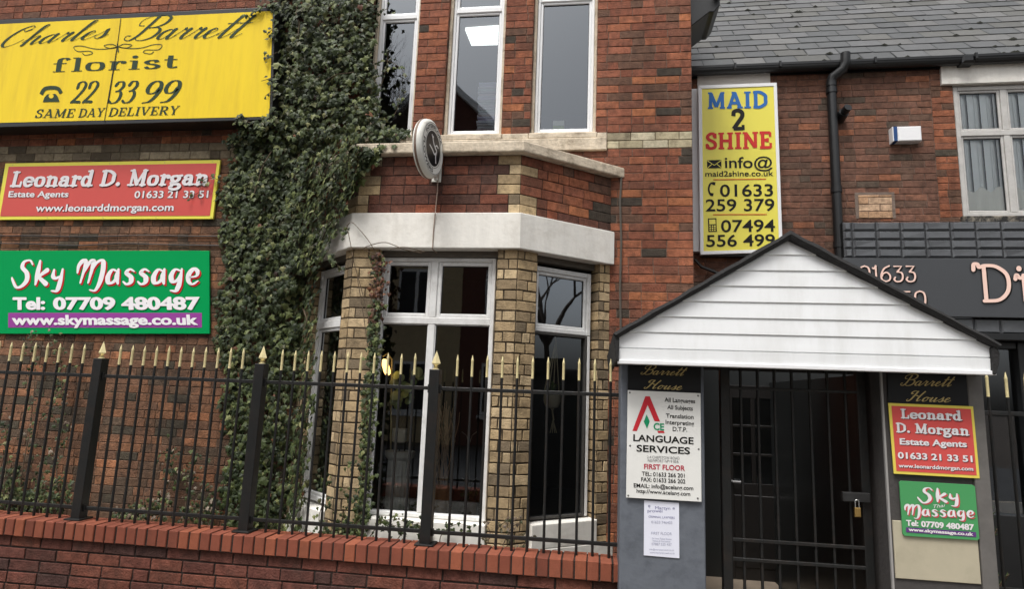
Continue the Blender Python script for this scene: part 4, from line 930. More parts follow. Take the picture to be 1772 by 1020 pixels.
# shop fascia
SF = Plane(NB.p + NB.n * (shop_off + 0.06), NA)
ff = thing('shop_sign', SF.P(1640, 500), 'dark grey fascia sign with raised pink numbers and letters between black tile bands', 'shop sign')
mb = MB(); x0 = ua(1459, 470, SF); mb.pbox(SF, x0, 4.4, uz(1700, 549.5, SF), uz(1700, 447.5, SF), -0.12, 0, .004)
mb.build('board', mat('dark_grey_panel', lin(64,66,69), rough=0.3, noise=0.05, nscale=2, spec=.5), ff)
PK = paint(238, 204, 190, .45)
it = [('01633', (1487.5, 487.7), (1586, 487.7), 28, dict(style='deco')), ('50', (1562, 531.5), (1604, 531.5), 28, dict(style='deco')), ('Di', (1685.5, 523.5), (1779, 522), 67, dict(style='deco'))]
for k in range(6): lt(ff, SF, BLACK, it, 'letter_side', .002 + .003 * k) if k in (0, 3) else None
lt(ff, SF, BLACK, it, 'letter_shadow', .001, .012, -.012)
lt(ff, SF, PK, it, 'lettering', .016)

# projecting round sign at right angles to the wall
bp0 = BF.P(757, 287, 0.0); RC = Vector((bp0.x - 0.03, BZ - 0.245, BF.P(735, 262, .2).z))
rs_ = thing('round_sign', RC, 'rusty white round sign with a black centre projecting from the bay above the white band', 'hanging sign')
RP = Plane((RC.x + 0.075, 0, 0), math.pi / 2)
RA = R(9)                                           # swung a little towards the pavement
def rp(y, z, off):
    o = off + .055
    return Vector((RC.x + o * math.cos(RA) + y * math.sin(RA), RC.y + y * math.cos(RA) - o * math.sin(RA), RC.z + z))
RZ, RY = 0.245, 0.235
def ell(r, off, n=48): return [rp(RY * r * math.cos(2*math.pi*i/n), RZ * r * math.sin(2*math.pi*i/n), off) for i in range(n)]
rustw = mat('rusting_white_enamel', lin(222,222,214), rough=0.4, noise=0.06, nscale=6, damt=.4, dscale=5, dirt=lin(120,84,62), bump=.1, spec=.3)
mb = MB(); loops = [(0.90, -.082), (0.97, -.077), (1.0, -.066), (1.0, -.035), (0.975, -.012), (0.9, 0.0), (.86, .001)]
loops = [(0.9, -.0815)] + loops
vs = []; n = 48
for r, o in loops: vs += ell(r, o, n)
fcs = [(k*n + i, k*n + (i+1) % n, (k+1)*n + (i+1) % n, (k+1)*n + i) for k in range(len(loops)-1) for i in range(n)] + [tuple(range(n))[::-1], tuple(range((len(loops)-1)*n, len(loops)*n))]
mb.add(vs, fcs); mb.build('case', rustw, rs_, smooth=True)
mb = MB(); vs = ell(1.003, -.062, n) + ell(1.003, -.042, n); mb.add(vs, [(i, (i+1) % n, n + (i+1) % n, n + i) for i in range(n)]); mb.build('rim_band', mat('rusted_rim', lin(120,98,84), rough=.6, noise=.3, damt=.8, dscale=5, dirt=lin(70,42,30)), rs_, smooth=True)
mb = MB(); mb.add(ell(.885, .0018), [tuple(range(48))]); mb.build('face', paint(238,238,232,.5), rs_)
mb = MB(); mb.add(ell(.60, .003), [tuple(range(48))]); mb.build('emblem_ground', paint(30, 32, 34, .3), rs_)
mb = MB()
for r0 in (.645, .86):
    vs = ell(r0, .0035) + ell(r0 + .014, .0035); mb.add(vs, [(i, (i+1) % 48, 48 + (i+1) % 48, 48 + i) for i in range(48)])
def arc_text(mb, txt, a0, a1, rad, h):
    V, Fc, _ = face_text(txt, .02); x0 = min(v[0] for v in V); x1 = max(v[0] for v in V); vs = []
    for x, y in V:
        t = (x - x0) / (x1 - x0); an = R(a0 + (a1 - a0) * t); r = rad + (y / .73) * h * (1 if a1 < a0 else -1)
        vs.append(rp(RY * r * math.cos(an), RZ * r * math.sin(an), .0036))
    mb.add(vs, Fc)
arc_text(mb, 'INTERFLORA', 150, 30, .69, .13); arc_text(mb, 'FLOWERS', 170, 275, .82, .13)
mb.build('lettering', BLACK, rs_)
mb = MB()
def rline(pts, w_):
    P = cat_rom(pts, 5); N = len(P); vs = []
    for i, p in enumerate(P):
        t = (P[min(i+1, N-1)] - P[max(i-1, 0)]).normalized(); nn = Vector((-t.y, t.x)) * w_
        for q in (p + nn, p - nn): vs.append(rp(q.x * RY, q.y * RZ, .0055))
    mb.add(vs, [(2*i, 2*i+1, 2*i+3, 2*i+2) for i in range(N - 1)])
rline([(-.12,.36),(-.02,.2),(.12,.08),(.26,-.0),(.2,-.2),(.26,-.44)], .035); rline([(-.34,.02),(-.1,-.06),(.1,-.16),(.24,-.06)], .032); rline([(-.2,.44),(-.12,.36),(-.06,.42)], .035); rline([(.1,.08),(.24,.2),(.4,.16)], .028)
mb.build('emblem', WHITE, rs_)
mb = MB(); c = Vector((RC.x, RC.y, RC.z))
mb.pbox(BF, RC.x - .01, RC.x + .07, RC.z - .2, RC.z - .02, 0.0, .012, .003); mb.tube([Vector((RC.x + .03, BZ, RC.z - .08)), Vector((RC.x + .03, RC.y + RY * .9, RC.z - .08))], .022, 10); mb.tube([Vector((RC.x + .03, BZ, RC.z - .17)), Vector((RC.x + .04, BZ - .06, RC.z - .2)), Vector((RC.x + .03, RC.y + RY * .8, RC.z - .13))], .014, 8)
mb.build('bracket', rustw, rs_)
wire = lambda name, pts, r, m, label: tag(MBt(pts, r).build(name, m, None, smooth=True), label, 'cable')
def MBt(pts, r, n=6): return MB().tube(pts, r, n)
BP = lambda px, py, o: BF.P(px, py, o)
wire('cable', [BP(759, 290, .015), BP(757, 330, .012), BP(753.5, 366, .012), BP(753, 370, .06), BP(750, 400, .055), BP(748.5, 429, .055), BP(749, 432, .0), BP(756, 438, -.03)], .0045, mat('pale_cable', lin(150,130,116), rough=.6), 'thin pale cable hanging from the round sign down over the white band')
c1 = lambda x, y: MAIN.P(x, y, .012)
wire('cable', [c1(-30, 408), c1(60, 408.5), c1(150, 410), c1(250, 407.5), c1(330, 409), c1(420, 409)], .006, M['black_plastic'], 'upper black cable strung along the brick between red and green signs')
wire('cable', [c1(-30, 421), c1(60, 422.5), c1(130, 425.5), c1(210, 421.5), c1(300, 424), c1(420, 426)], .006, M['black_plastic'], 'lower black cable just above the top of the green sign')
wire('cable', [MAIN.P(1075, 306, .01), MAIN.P(1073, 350, .01), MAIN.P(1075, 420, .012), MAIN.P(1073, 500, .01), MAIN.P(1075, 620, .01)], .011, mat('grey_cable', lin(84,78,70), rough=.7, noise=.2), 'grey cable running down the corner where bay meets brick wall')

# ------------------------------------------------------------------ dwarf wall and railings
COPZ = 0.765; RY0 = -1.65
DW = Plane((0, -1.735, 0))
dw = thing('dwarf_wall', (-2.5, -1.65, 0), 'low red brick wall with brick on edge coping along the pavement under the railings', 'wall')
mb = MB(); brick_wall(mb, DW, -6.5, 0.16, 0.0, COPZ - 0.107, 0.075, 'dwarf', zref=COPZ - 0.107 - 0.75, mort=MORT['dwarf'], headers=0.05, joint=.0105, depth=.008)
mb.pbox(DW, -6.5, 0.16, 0, COPZ - .115, -.2, -.015); mb.build('wall', M['brick'], dw)
mb = MB(); x = -6.5
while x < 0.13:
    c = pick(PAL['coping']); j = lambda: random.uniform(-.0015, .0015); yj = random.uniform(-.003, .002)
    v0, v1 = x + .005, x + .0685
    mb.col = c
    a = (v0 + j(), -1.765 + yj, COPZ - .105 + j()); b = (v1 + j(), -1.56, COPZ + j())
    q = Plane((0, 0, 0)); mb.pbox(q, a[0], b[0], a[2], b[2] + j(), 1.56, -a[1], .004, c)
    x += .0735
mb.build('coping', mat('coping_brick', attr=True, rough=.8, noise=.14, nscale=14, bump=.3, bscale=120, damt=.25, dscale=5, dirt=lin(84,58,48), spec=.2, big=.15), dw)
mb = MB(); mb.col = MORT['coping']; mb.box((-6.5, -1.758, COPZ - .108), (0.15, -1.565, COPZ - .006)); mb.build('coping_mortar', M['brick'], dw)

def spear(mb, x, y, z0, h, r):
    mb.lathe((x, y, z0), [(r*1.05, 0), (r, .006), (r, h * .72), (r * 1.12, h * .75), (r * .8, h * .82), (r * .35, h * .95), (.0008, h)], 8)
def railing(x0, posts, x_end, nb_, name, label, zr=1.722, zb=0.842, tip=1.942, base=COPZ, gold=.138, first=None):
    f = thing(name, ((x0 + x_end) / 2, RY0, base), label, 'railing')
    xs = []
    lims = [x0] + posts + [x_end]
    for i in range(len(lims) - 1):
        a, b = lims[i], lims[i+1]
        ia = .0 if i == 0 and x0 not in posts else 0
        rm = MB(); ra, rb = a + (.036 if i else 0), b - (.036 if i < len(lims) - 2 else 0)
        rm.box((ra, RY0 - .006, zr - .012), (rb, RY0 + .006, zr + .012)); rm.build('top_rail', M['black_metal'], f, bevel=.003)
        rm = MB(); rm.box((ra, RY0 - .006, zb - .012), (rb, RY0 + .006, zb + .012)); rm.build('bottom_rail', M['black_metal'], f, bevel=.003)
        sp = .0975
        n = 11
        if i == 0 and len(posts): cand = [b - .141 - sp * k for k in range(40) if b - .141 - sp * k > a]
        elif i == len(lims) - 2 and len(posts): cand = [a + .141 + sp * k for k in range(40) if a + .141 + sp * k < b - .04]
        elif len(posts): g = (b - a - .282) / (n - 1); cand = [a + .141 + g * k for k in range(n)]
        else: cand = [first + .1 * k for k in range(14) if first + .1 * k < x_end]
        xs += cand
    for x in xs:
        jx = random.uniform(-.004, .004)
        bm_ = MB().tube([(x + jx, RY0, base - .01), (x, RY0, tip - gold)], .0085, 8); bo = bm_.build('bar', M['black_metal'], f, smooth=True)
        s = MB(); spear(s, x, RY0, tip - gold, gold + random.uniform(-.003, .003), .0083); s.build('spike', M['gold'], bo, smooth=True)
    for x in posts:
        p = MB(); h = tip - .1
        p.box((x - .034, RY0 - .034, base - .005), (x + .034, RY0 + .034, h)); p.box((x - .06, RY0 - .06, base), (x + .06, RY0 + .06, base + .012))
        p.box((x - .045, RY0 - .012, zr - .03), (x + .045, RY0 + .012, zr + .025)); p.box((x - .045, RY0 - .012, zb - .025), (x + .045, RY0 + .012, zb + .02))
        po = p.build('post', M['black_metal'], f, bevel=.004)
        s = MB(); H = .105
        s.lathe((x, RY0, h), [(.022, 0), (.022, .004), (.012, .008), (.012, .016), (.02, .02)], 10)
        b = h + .018; w_ = .03
        v = [(x, RY0, b + H), (x - w_, RY0, b + .022), (x, RY0 - .016, b + .022), (x + w_, RY0, b + .022), (x, RY0 + .016, b + .022), (x, RY0, b)]
        s.add(v, [(0,1,2),(0,2,3),(0,3,4),(0,4,1),(5,2,1),(5,3,2),(5,4,3),(5,1,4)]); s.build('finial', M['gold'], po)
    return f
RPL = Plane((0, RY0, 0))
px_posts = [RPL.P(175, 625).x, RPL.P(453, 634).x, RPL.P(754, 643).x]
sp_ = (px_posts[2] - px_posts[0]) / 2; px_posts = [px_posts[2] - 2 * sp_, px_posts[2] - sp_, px_posts[2]]
railing(-4.9, px_posts, 0.15, 11, 'iron_railing', 'black iron railing with gold spikes on the low brick wall in front of the bay')
rz = RPL.P(1737, 716).z; rt = RPL.P(1737, 644).z
railing(2.03, [], 3.4, 0, 'iron_railing', 'short black iron railing with gold spikes right of the porch', zr=rz, zb=.75, tip=rt, base=.2, gold=.145, first=RPL.P(1707, 650).x)

# ------------------------------------------------------------------ porch
PY = -1.95
PF = Plane((0, PY, 0)); CF = Plane((0, -2.10, 0))
po = thing('gabled_porch', (1.08, -1.2, 0), 'gabled entrance porch with white boarded front, black felt edges and two painted pillars', 'porch')
px0, px1 = PF.P(1073, 800).x, PF.P(1219.5, 800).x; qx0, qx1 = PF.P(1535, 830).x, PF.P(1710, 836).x
cz0 = CF.P(1400, 639).z                                  # underside of the boarded front
gp = mat('grey_blue_paint', lin(97,102,110), rough=.6, noise=.07, nscale=5, bump=.3, bscale=22, damt=.45, dscale=11, dirt=lin(60,64,72))
dp = mat('dark_grey_render', lin(66,63,62), rough=.8, noise=.16, nscale=7, bump=.35, bscale=40, damt=.3, dscale=4, dirt=lin(92,88,84))
mb = MB(); mb.pbox(PF, px0, px1, 0, cz0 + .06, -.34, 0, .006); mb.build('pillar', gp, po)
mb = MB(); mb.pbox(PF, qx0, qx1, 0, cz0 + .06, -.34, 0, .006); mb.build('pillar', dp, po)['label'] = 'dark grey pillar with a beige lower panel'
mb = MB(); mb.pbox(PF, qx1 - .07, qx1 + .004, 0, cz0 + .04, -.33, .016, .004); mb.build('edge_trim', mat('lighter_grey_trim', lin(98,95,92), rough=.7, noise=.2, nscale=12), po)
mb = MB(); mb.pbox(PF, qx0 - .006, qx0 + .004, 0, cz0 + .04, -.01, .006); mb.build('edge_trim', paint(150,148,146,.6), po)
mb = MB(); b0 = PF.P(1543, 901); b1 = PF.P(1716, 1010)
mb.pbox(PF, qx0 + .012, qx1 - .075, PF.P(1548, 1001).z, PF.P(1543, 901).z, 0, .01, .003); mb.build('beige_panel', mat('beige_stone_panel', lin(176,168,146), rough=.7, noise=.07, nscale=6, damt=.3, dscale=4, dirt=lin(132,124,104)), po)
# boarded gable
ap = CF.P(1364, 416); le = CF.P(1070, 585); re = CF.P(1717, 603)
gx0, gx1 = CF.P(1069, 610).x, CF.P(1719, 630).x
def half_at(z):                                          # left and right ends of the board at height z
    def side(e, gx):
        if z <= e.z: return gx
        t = (z - e.z) / (ap.z - e.z); return e.x + (ap.x - e.x) * t
    return side(le, gx0), side(re, gx1)
mb = MB(); z = cz0; bh = .0885; D_ = .02
while z < ap.z - .004:
    z1 = min(z + bh, ap.z - .002)
    zs = sorted({z, z1} | {q for q in (le.z, re.z) if z < q < z1})
    L = [(half_at(k)[0], k) for k in zs]; Rr = [(half_at(k)[1], k) for k in zs][::-1]
    poly = L + Rr
    # each board leans: lower edge proud, small return under it
    def pt(x, k, o): return CF.at(x, k, o)
    lean = lambda k: .0065 * (1 - (k - z) / (z1 - z))
    if z == cz0: lean = lambda k: 0.008
    body = [pt(x, k if abs(k - z1) > 1e-6 else k - .0062, lean(k)) for x, k in poly]
    mb.add(body, [tuple(range(len(body)))][::1])
    a0, a1 = half_at(z); mb.add([pt(a0, z, lean(z)), pt(a1, z, lean(z)), pt(a1, z - .0062 if z > cz0 else z, -.004), pt(a0, z - .0062 if z > cz0 else z, -.004)], [(0,1,2,3)])
    t0, t1 = half_at(z1 - .0062); mb.add([pt(t0, z1 - .0062, lean(z1)), pt(t1, z1 - .0062, lean(z1)), pt(t1, z1 - .006, -.0045), pt(t0, z1 - .006, -.0045)], [(0,1,2,3)])
    z = z1
a = [(gx0, cz0), (gx1, cz0), (re.x, re.z), (ap.x, ap.z), (le.x, le.z)]
mb.prism([CF.at(x, k, -.0055) for x, k in a], CF.n * -.03)
mb.build('gable_board', M['cladding'], po)
mb = MB(); mb.pbox(CF, gx0, gx1, cz0 - .004, cz0 + .018, -.02, .02, .003); mb.build('gable_trim', M['upvc'], po)
# roof: two felted slopes with a bulging front edge
YB = -1.25
def edge_pts(pts): return [CF.at(p.x, p.z, 0) for p in pts]
oa = CF.P(1364.5, 402); ol = CF.P(1061, 578); orr = CF.P(1726, 597)
mb = MB()
for (i0, i1, o0, o1) in ((le, ap, ol, oa), (re, ap, orr, oa)):
    poly = [Vector((i0.x, -2.135, i0.z)), Vector((i1.x, -2.135, i1.z)), Vector((o1.x, -2.135, o1.z)), Vector((o0.x, -2.135, o0.z))]
    N = 14; pv = []
    f0 = []; f1 = []
    for k in range(N + 1):
        t = k / N; w_ = .0035 * math.sin(k * 2.3) + random.uniform(-.003, .003)
        a_ = poly[0].lerp(poly[1], t); b_ = poly[3].lerp(poly[2], t) + Vector((0, 0, w_)); a_ = a_ + Vector((0, 0, random.uniform(-.002, .002)))
        m_ = a_.lerp(b_, .5) + Vector((0, -.012, 0))
        f0.append([a_, m_, b_, b_ + Vector((0, YB + 2.135, 0)), a_ + Vector((0, YB + 2.135, 0))])
    vs = [p for r in f0 for p in r]
    fcs = [(5*k + j, 5*k + (j+1) % 5, 5*(k+1) + (j+1) % 5, 5*(k+1) + j) for k in range(N) for j in range(5)] + [tuple(range(5)), tuple(range(5*N, 5*N+5))]
    mb.add(vs, fcs)
mb.build('roof_felt', M['felt'], po, smooth=True)
mb = MB()
for e, pts in ((0, [(1061,578),(1072,584),(1071,626),(1066,624)]), (1, [(1717,603),(1724,596),(1731,612),(1730,628),(1725,649),(1719.5,649)])):
    a = [CF.P(*p, .03) for p in pts]; mb.prism(a, (0, 1.85, 0))
mb.build('eaves_felt', M['felt'], po, bevel=.006)
mb = MB(); mb.box((gx0, -2.08, cz0 + .02), (gx1, YB, cz0 + .04)); mb.build('soffit', M['dark'], po)
# passage behind the gate: side walls, step, end wall with door and boarded panel
blk = mat('passage_shade_black', lin(30,32,32), rough=.35, noise=.15, nscale=6)  # near-black wall colour carries the shade under the porch roof
dk = mat('grey_board', lin(122,127,127), rough=.5, noise=.08, nscale=4)
mb = MB(); mb.box((px1 - .1, -1.6, 0), (px1 - .02, .0, cz0)); mb.box((qx0 + .02, -1.6, 0), (qx0 + .1, .6, cz0)); mb.build('side_wall', blk, po)
DY = Plane((0, 0.3, 0))
mb = MB(); mb.pbox(DY, .7, 2.3, -0.1, cz0 + .3, -.1, -.03); mb.build('end_wall', blk, po)
mb = MB(); d0, d1 = DY.P(1258, 800).x, DY.P(1346, 800).x; dz = DY.P(1300, 668).z
ga0, ga1, gz1, gz0_ = DY.P(1267, 700).x, DY.P(1338, 700).x, DY.P(1300, 690).z, DY.P(1300, 838).z
brn = mat('dark_brown_door_paint', lin(27,25,24), rough=.3, noise=.15, nscale=5)
for q in ((d0, ga0, .2, dz), (ga1, d1, .2, dz), (ga0, ga1, .2, gz0_), (ga0, ga1, gz1, dz)): mb.pbox(DY, *q, -.03, .0, .002)
for kz in (1, 2): zz = gz0_ + (gz1 - gz0_) * kz / 3; mb.pbox(DY, ga0, ga1, zz - .012, zz + .012, -.02, -.002, .003)
mx = (ga0 + ga1) / 2; mb.pbox(DY, mx - .018, mx + .018, gz0_, gz1, -.02, -.003, .003)
mb.pbox(DY, ga0, ga1, .3, gz0_ - .1, -.01, .008, .006)
dr = mb.build('door', brn, po)
mb = MB(); mb.add([DY.at(ga0, gz0_, -.012), DY.at(ga1, gz0_, -.012), DY.at(ga1, gz1, -.012), DY.at(ga0, gz1, -.012)], [(0,1,2,3)]); mb.build('pane', M['glass_up'], dr)
mb = MB(); mb.tube([DY.at(d0 + .04, 1.02, 0), DY.at(d0 + .04, 1.02, .05), DY.at(d0 + .12, 1.02, .05)], .009, 8); mb.build('handle', paint(150,150,150,.3), dr)
mb = MB(); j0, j1 = DY.P(1349, 800).x, DY.P(1377, 800).x; mb.pbox(DY, j0, j1, .2, DY.P(1360, 672).z, -.03, .05, .006); mb.build('door_jamb', paint(140,144,145,.45), po)
mb = MB(); p0_, p1_ = DY.P(1380, 800).x, DY.P(1468, 800).x; pm = DY.P(1405, 850).x; zc = [.2, DY.P(1420, 913).z, DY.P(1420, 806).z, DY.P(1420, 682).z]
for i in range(3):
    mb.pbox(DY, p0_, pm - .002, zc[i] + .002, zc[i+1] - .002, -.03, .01, .003); mb.pbox(DY, pm + .002, p1_, zc[i] + .002, zc[i+1] - .002, -.03, .01, .003)
mb.build('boarded_panel', dk, po)
mb = MB(); mb.box((.63, -.9, .0), (1.55, .33, .2)); mb.build('door_step', mat('worn_stone_step', lin(120,108,94), rough=.8, noise=.2), po)

# gate
GY = Plane((0, -1.80, 0))
gt = thing('metal_gate', GY.P(1380, 1000), 'black barred metal gate closed between the porch pillars', 'gate')
g0, g1 = GY.P(1248, 800).x, GY.P(1507, 900).x; gtop = GY.P(1380, 640).z
mb = MB(); mb.pbox(GY, g0 - .002, g0 + .05, .1, gtop, -.025, .025, .003); mb.build('hinge_post', M['black_metal'], gt)
mb = MB(); mb.pbox(GY, g1 - .045, g1 + .0, .1, gtop, -.02, .02, .003); mb.build('lock_post', M['black_metal'], gt)
for k, pxb in enumerate((1281.6, 1311, 1340, 1370, 1401, 1431.5, 1462)):
    x = GY.P(pxb, 679).x; MB().tube([GY.at(x, .12, 0), GY.at(x, gtop, 0)], .0085, 8).build('bar', M['black_metal'], gt, smooth=True)
for py, r in ((676, .008), (941, .009), (975, .009)):
    z = GY.P(1380, py).z; mb = MB(); mb.pbox(GY, g0 + .03, g1, z - r, z + r, .0, .018, .002); mb.build('rail', M['black_metal'], gt)
mb = MB(); a = GY.P(1455, 851, .02); b = GY.P(1503, 870, .02); mb.pbox(GY, a.x, b.x, b.z, a.z, .018, .05, .004); mb.build('lock_plate', mat('scuffed_black_steel', lin(40,40,40), rough=.45, noise=.4, nscale=20), gt)
pk = thing('padlock', GY.P(1484, 880, .06), 'small brass padlock hanging from the lock plate of the black gate', 'padlock')
mb = MB(); a = GY.P(1478.5, 879, .06); b = GY.P(1489.5, 896, .06); mb.pbox(GY, a.x, b.x, b.z, a.z, .052, .07, .004); mb.build('body', mat('brass', lin(170,140,84), rough=.35, metal=.7, noise=.1), pk)
mb = MB(); cx = (a.x + b.x) / 2; r = (b.x - a.x) * .32; zt = GY.P(1484, 866, .06).z
mb.tube([GY.at(cx - r, a.z - .004, .06), GY.at(cx - r, zt - r, .06)] + [GY.at(cx - r * math.cos(t * math.pi / 6), zt - r + r * math.sin(t * math.pi / 6), .06) for t in range(1, 6)] + [GY.at(cx + r, zt - r, .06), GY.at(cx + r, a.z - .004, .06)], .0032, 8); mb.build('shackle', mat('steel', lin(190,190,188), rough=.25, metal=.8), pk, smooth=True)

# ------------------------------------------------------------------ signs on the pillars
DKP = paint(34, 35, 37, .3); GLD = paint(188, 168, 112, .5)
def plate(px, label, base=0.0):
    t = thing('sign_plate', PF.P(sum(p[0] for p in px) / 4, sum(p[1] for p in px) / 4), label, 'sign'); mb = MB(); quad_board(mb, PF, px, base + .001, base + .012); mb.build('board', DKP, t, bevel=.001); return t
t = plate([(1087, 620), (1213, 624), (1213, 681), (1086.5, 676)], 'black plate with gold script house name above the white language services sign')
lt(t, PF, GLD, [('Barrett', (1108.5, 647.8), (1190, 651), 15, dict(style='plate_script', shear=.55)), ('House', (1114, 672.5), (1181, 675.5), 15, dict(style='plate_script', shear=.55))], off=.0135)
t = plate([(1535, 636), (1681, 641), (1685.5, 704), (1537.5, 698)], 'black plate with gold script house name above the small red sign')
lt(t, PF, GLD, [('Barrett', (1558, 667), (1654.5, 669.5), 18, dict(style='plate_script', shear=.55)), ('House', (1568, 694), (1646, 697), 17.5, dict(style='plate_script', shear=.55))], off=.0135)
# language services
ls = thing('sign_board', PF.P(1150, 770), 'white sign with black text and a red letter emblem on the left porch pillar', 'sign')
q = [(1086.3, 675.7), (1212.3, 681.2), (1214, 869.5), (1083.4, 862)]
mb = MB(); quad_board(mb, PF, q, .013, .019); mb.build('board', mat('aged_white_plate', lin(226,226,222), rough=.35, noise=.02, damt=.12, dirt=lin(196,194,186)), ls, bevel=.0012)
z5 = lambda x, y: (1050 + x * .2452, 610 + y * .2451)
o_ = .0205
mb = MB(); px_poly(mb, PF, [z5(272,312), z5(303,312), z5(297,352), z5(212,557), z5(181,556)], o_); px_poly(mb, PF, [z5(303,312), z5(376,490), z5(337,488), z5(288,372)], o_ + .0003); px_poly(mb, PF, [z5(357,556), z5(402,557), z5(409,572), z5(363,571)], o_); mb.build('emblem', paint(196, 48, 58), ls)
gr = paint(28, 140, 96)
mb = MB(); px_poly(mb, PF, [z5(282,440), z5(303,490), z5(284,541), z5(261,490)], o_); letters(mb, PF, 'CE', z5(330, 548), z5(405, 552), 12, off=o_, bold=.03); mb.build('emblem_detail', gr, ls)
lt(ls, PF, BLACK, [('All Languages', z5(408,350), z5(624,361), 7.6, dict(bold=.015)), ('All Subjects', z5(427,402), z5(608,413), 7.6, dict(bold=.015)), ('Translation', z5(418,463), z5(613,473), 7.6, dict(bold=.015)),
  ('Interpreting', z5(415,508), z5(617,520), 7.6, dict(bold=.015)), ('D.T.P.', z5(465,557), z5(567,562), 7.6, dict(bold=.015)), ('LANGUAGE', z5(187,627), z5(613,650), 11.8, dict(bold=.022)), ('SERVICES', z5(210,701), z5(588,721), 11.8, dict(bold=.022)),
  ('TEL: 01633 266 201', z5(248,873), z5(550,888), 7.4, dict(bold=.015)), ('FAX: 01633 266 202', z5(243,913), z5(555,929), 7.4, dict(bold=.015)), ('EMAIL: info@acelang.com', z5(190,955), z5(611,976), 7.2, dict(bold=.015)), ('http://www.acelang.com', z5(210,993), z5(589,1016), 7.2, dict(bold=.015, cap=.76))], off=o_)
lt(ls, PF, paint(120,120,122), [('2-4 CHEPSTOW ROAD', z5(285,750), z5(513,760), 5, dict(bold=.0)), ('NEWPORT NP19 8EA', z5(290,775), z5(508,784), 5, dict(bold=.0))], off=o_)
lt(ls, PF, paint(176,44,66), [('FIRST FLOOR', z5(263,825), z5(552,838), 9, dict(bold=.022))], off=o_)
scw = paint(120,120,118,.3, metal=.6)
mb = MB()
for p in ((1089.7,680), (1208,685.5), (1090.3,772), (1209,778), (1087,858.5), (1207.5,863.5)):
    c = PF.P(*p, .019); mb.tube([c, c + PF.n * .003], [.0055, .0035], 10)
mb.build('screw', scw, ls)
# paper notice
pn = thing('paper_notice', PF.P(1145, 917), 'white paper notice with faint violet print under the language services sign', 'notice')
mb = MB(); quad_board(mb, PF, [(1114.7, 866.8), (1175, 871.3), (1175.7, 967.3), (1114, 962)], .004, .0055); mb.build('sheet', paint(222,224,236,.6), pn)
o_ = .0066; z6 = lambda x, y: (1050 + x * .2157, 800 + y * .2157)
vi = paint(120,120,158); gy = paint(158,160,180)
lt(pn, PF, vi, [('Martyn', z6(388,381), z6(509,386), 5.6, dict(bold=.0)), ('prowel', z6(327,405), z6(446,407), 5.6, dict(bold=.0)), ('CRIMINAL LAWYERS', z6(335,449), z6(545,460), 4, dict(bold=.0))], off=o_)
lt(pn, PF, gy, [('01633 746403', z6(358,495), z6(525,501), 5, dict(bold=.0)), ('FIRST FLOOR', z6(357,584), z6(522,590), 5, dict(bold=.0)), ('07887 525 437', z6(360,670), z6(520,675), 4.6, dict(bold=.0)),
  ('24 Hour Police Station', z6(362,622), z6(520,629), 3.2, dict(bold=.0)), ('Advice & Assistance', z6(367,641), z6(510,648), 3.2, dict(bold=.0)), ('info@martynprowel.co.uk', z6(340,709), z6(540,717), 3, dict(bold=.0)), ('www.martynprowel.co.uk', z6(345,734), z6(546,743), 3.2, dict(bold=.0))], off=o_)
mb = MB(); px_disc(mb, PF, z6(340,356), 2.2, 2.2, o_, 12); px_disc(mb, PF, z6(537,375), 2.2, 1.8, o_, 12); mb.build('symbol', gy, pn)
# small estate agent sign
se = thing('sign_board', PF.P(1616, 760), 'small red sign with yellow border and white lettering on the right porch pillar', 'sign')
q = [(1537.3, 698), (1684, 704), (1695.6, 829), (1547, 820.6)]
mb = MB(); quad_board(mb, PF, q, .013, .02); mb.build('board', paint(224,206,92,.4), se, bevel=.001)
sheet([(1542.5, 702.8), (1680, 708.6), (1690.3, 823.7), (1551.3, 816)], PF, .0212, paint(206,84,80,.4), se, 'panel')
z7 = lambda x, y: (1500 + x * .2157, 620 + y * .2157)
items = [('Leonard', z7(272,484), z7(765,502), 16, dict(style='cooper')), ('D. Morgan', z7(235,596), z7(822,622), 16, dict(style='cooper'))]
it2 = [('Estate Agents', z7(265,694), z7(805,717), 11, dict(bold=.02, heavy=.014)), ('01633 21 33 51', z7(250,805), z7(850,836), 11, dict(bold=.02, heavy=.014)), ('www.leonarddmorgan.com', z7(255,879), z7(855,907), 7.2, dict(bold=.022, cap=.76))]
lt(se, PF, SHD, items + it2, 'letter_shadow', .0222, .003, -.0035); lt(se, PF, WL, items + it2, 'lettering', .0236)
# small massage sign
sg = thing('sign_board', PF.P(1625, 885), 'small green sign with white and red lettering, lowest on the right porch pillar', 'sign')
q = [(1556.5, 835.5), (1560, 833), (1683, 840), (1687.3, 843), (1695, 933), (1692, 936.2), (1566, 928.5), (1562.5, 925)]
mb = MB(); quad_board(mb, PF, q, .013, .022); mb.build('board', paint(76,150,94,.35), sg, bevel=.001)
z8 = lambda x, y: (1500 + x * .2157, 800 + y * .2157)
sheet([z8(314,526), z8(876,565), z8(879,606), z8(315,566)], PF, .0235, paint(96,58,122,.4), sg, 'web_strip')
it = [('Sky', z8(405,318), z8(738,330), 24, dict(style='brush')), ('Massage', z8(303,432), z8(860,452), 19.5, dict(style='brush'))]
lt(sg, PF, paint(204,78,88), it, 'letter_shadow', .0235, .006, -.005)
lt(sg, PF, WL, it + [('Thai', z8(535,372), z8(630,362), 6, dict(bold=0, shear=.3)), ('Tel:', z8(317,512), z8(415,517), 10, dict(bold=.02, heavy=.025)), ('07709 480487', z8(437,521), z8(862,549), 10, dict(bold=.02, heavy=.025)), ('www.skymassage.co.uk', z8(335,555), z8(855,595), 6, dict(bold=.02, heavy=.02, cap=.76))], 'lettering', .025)

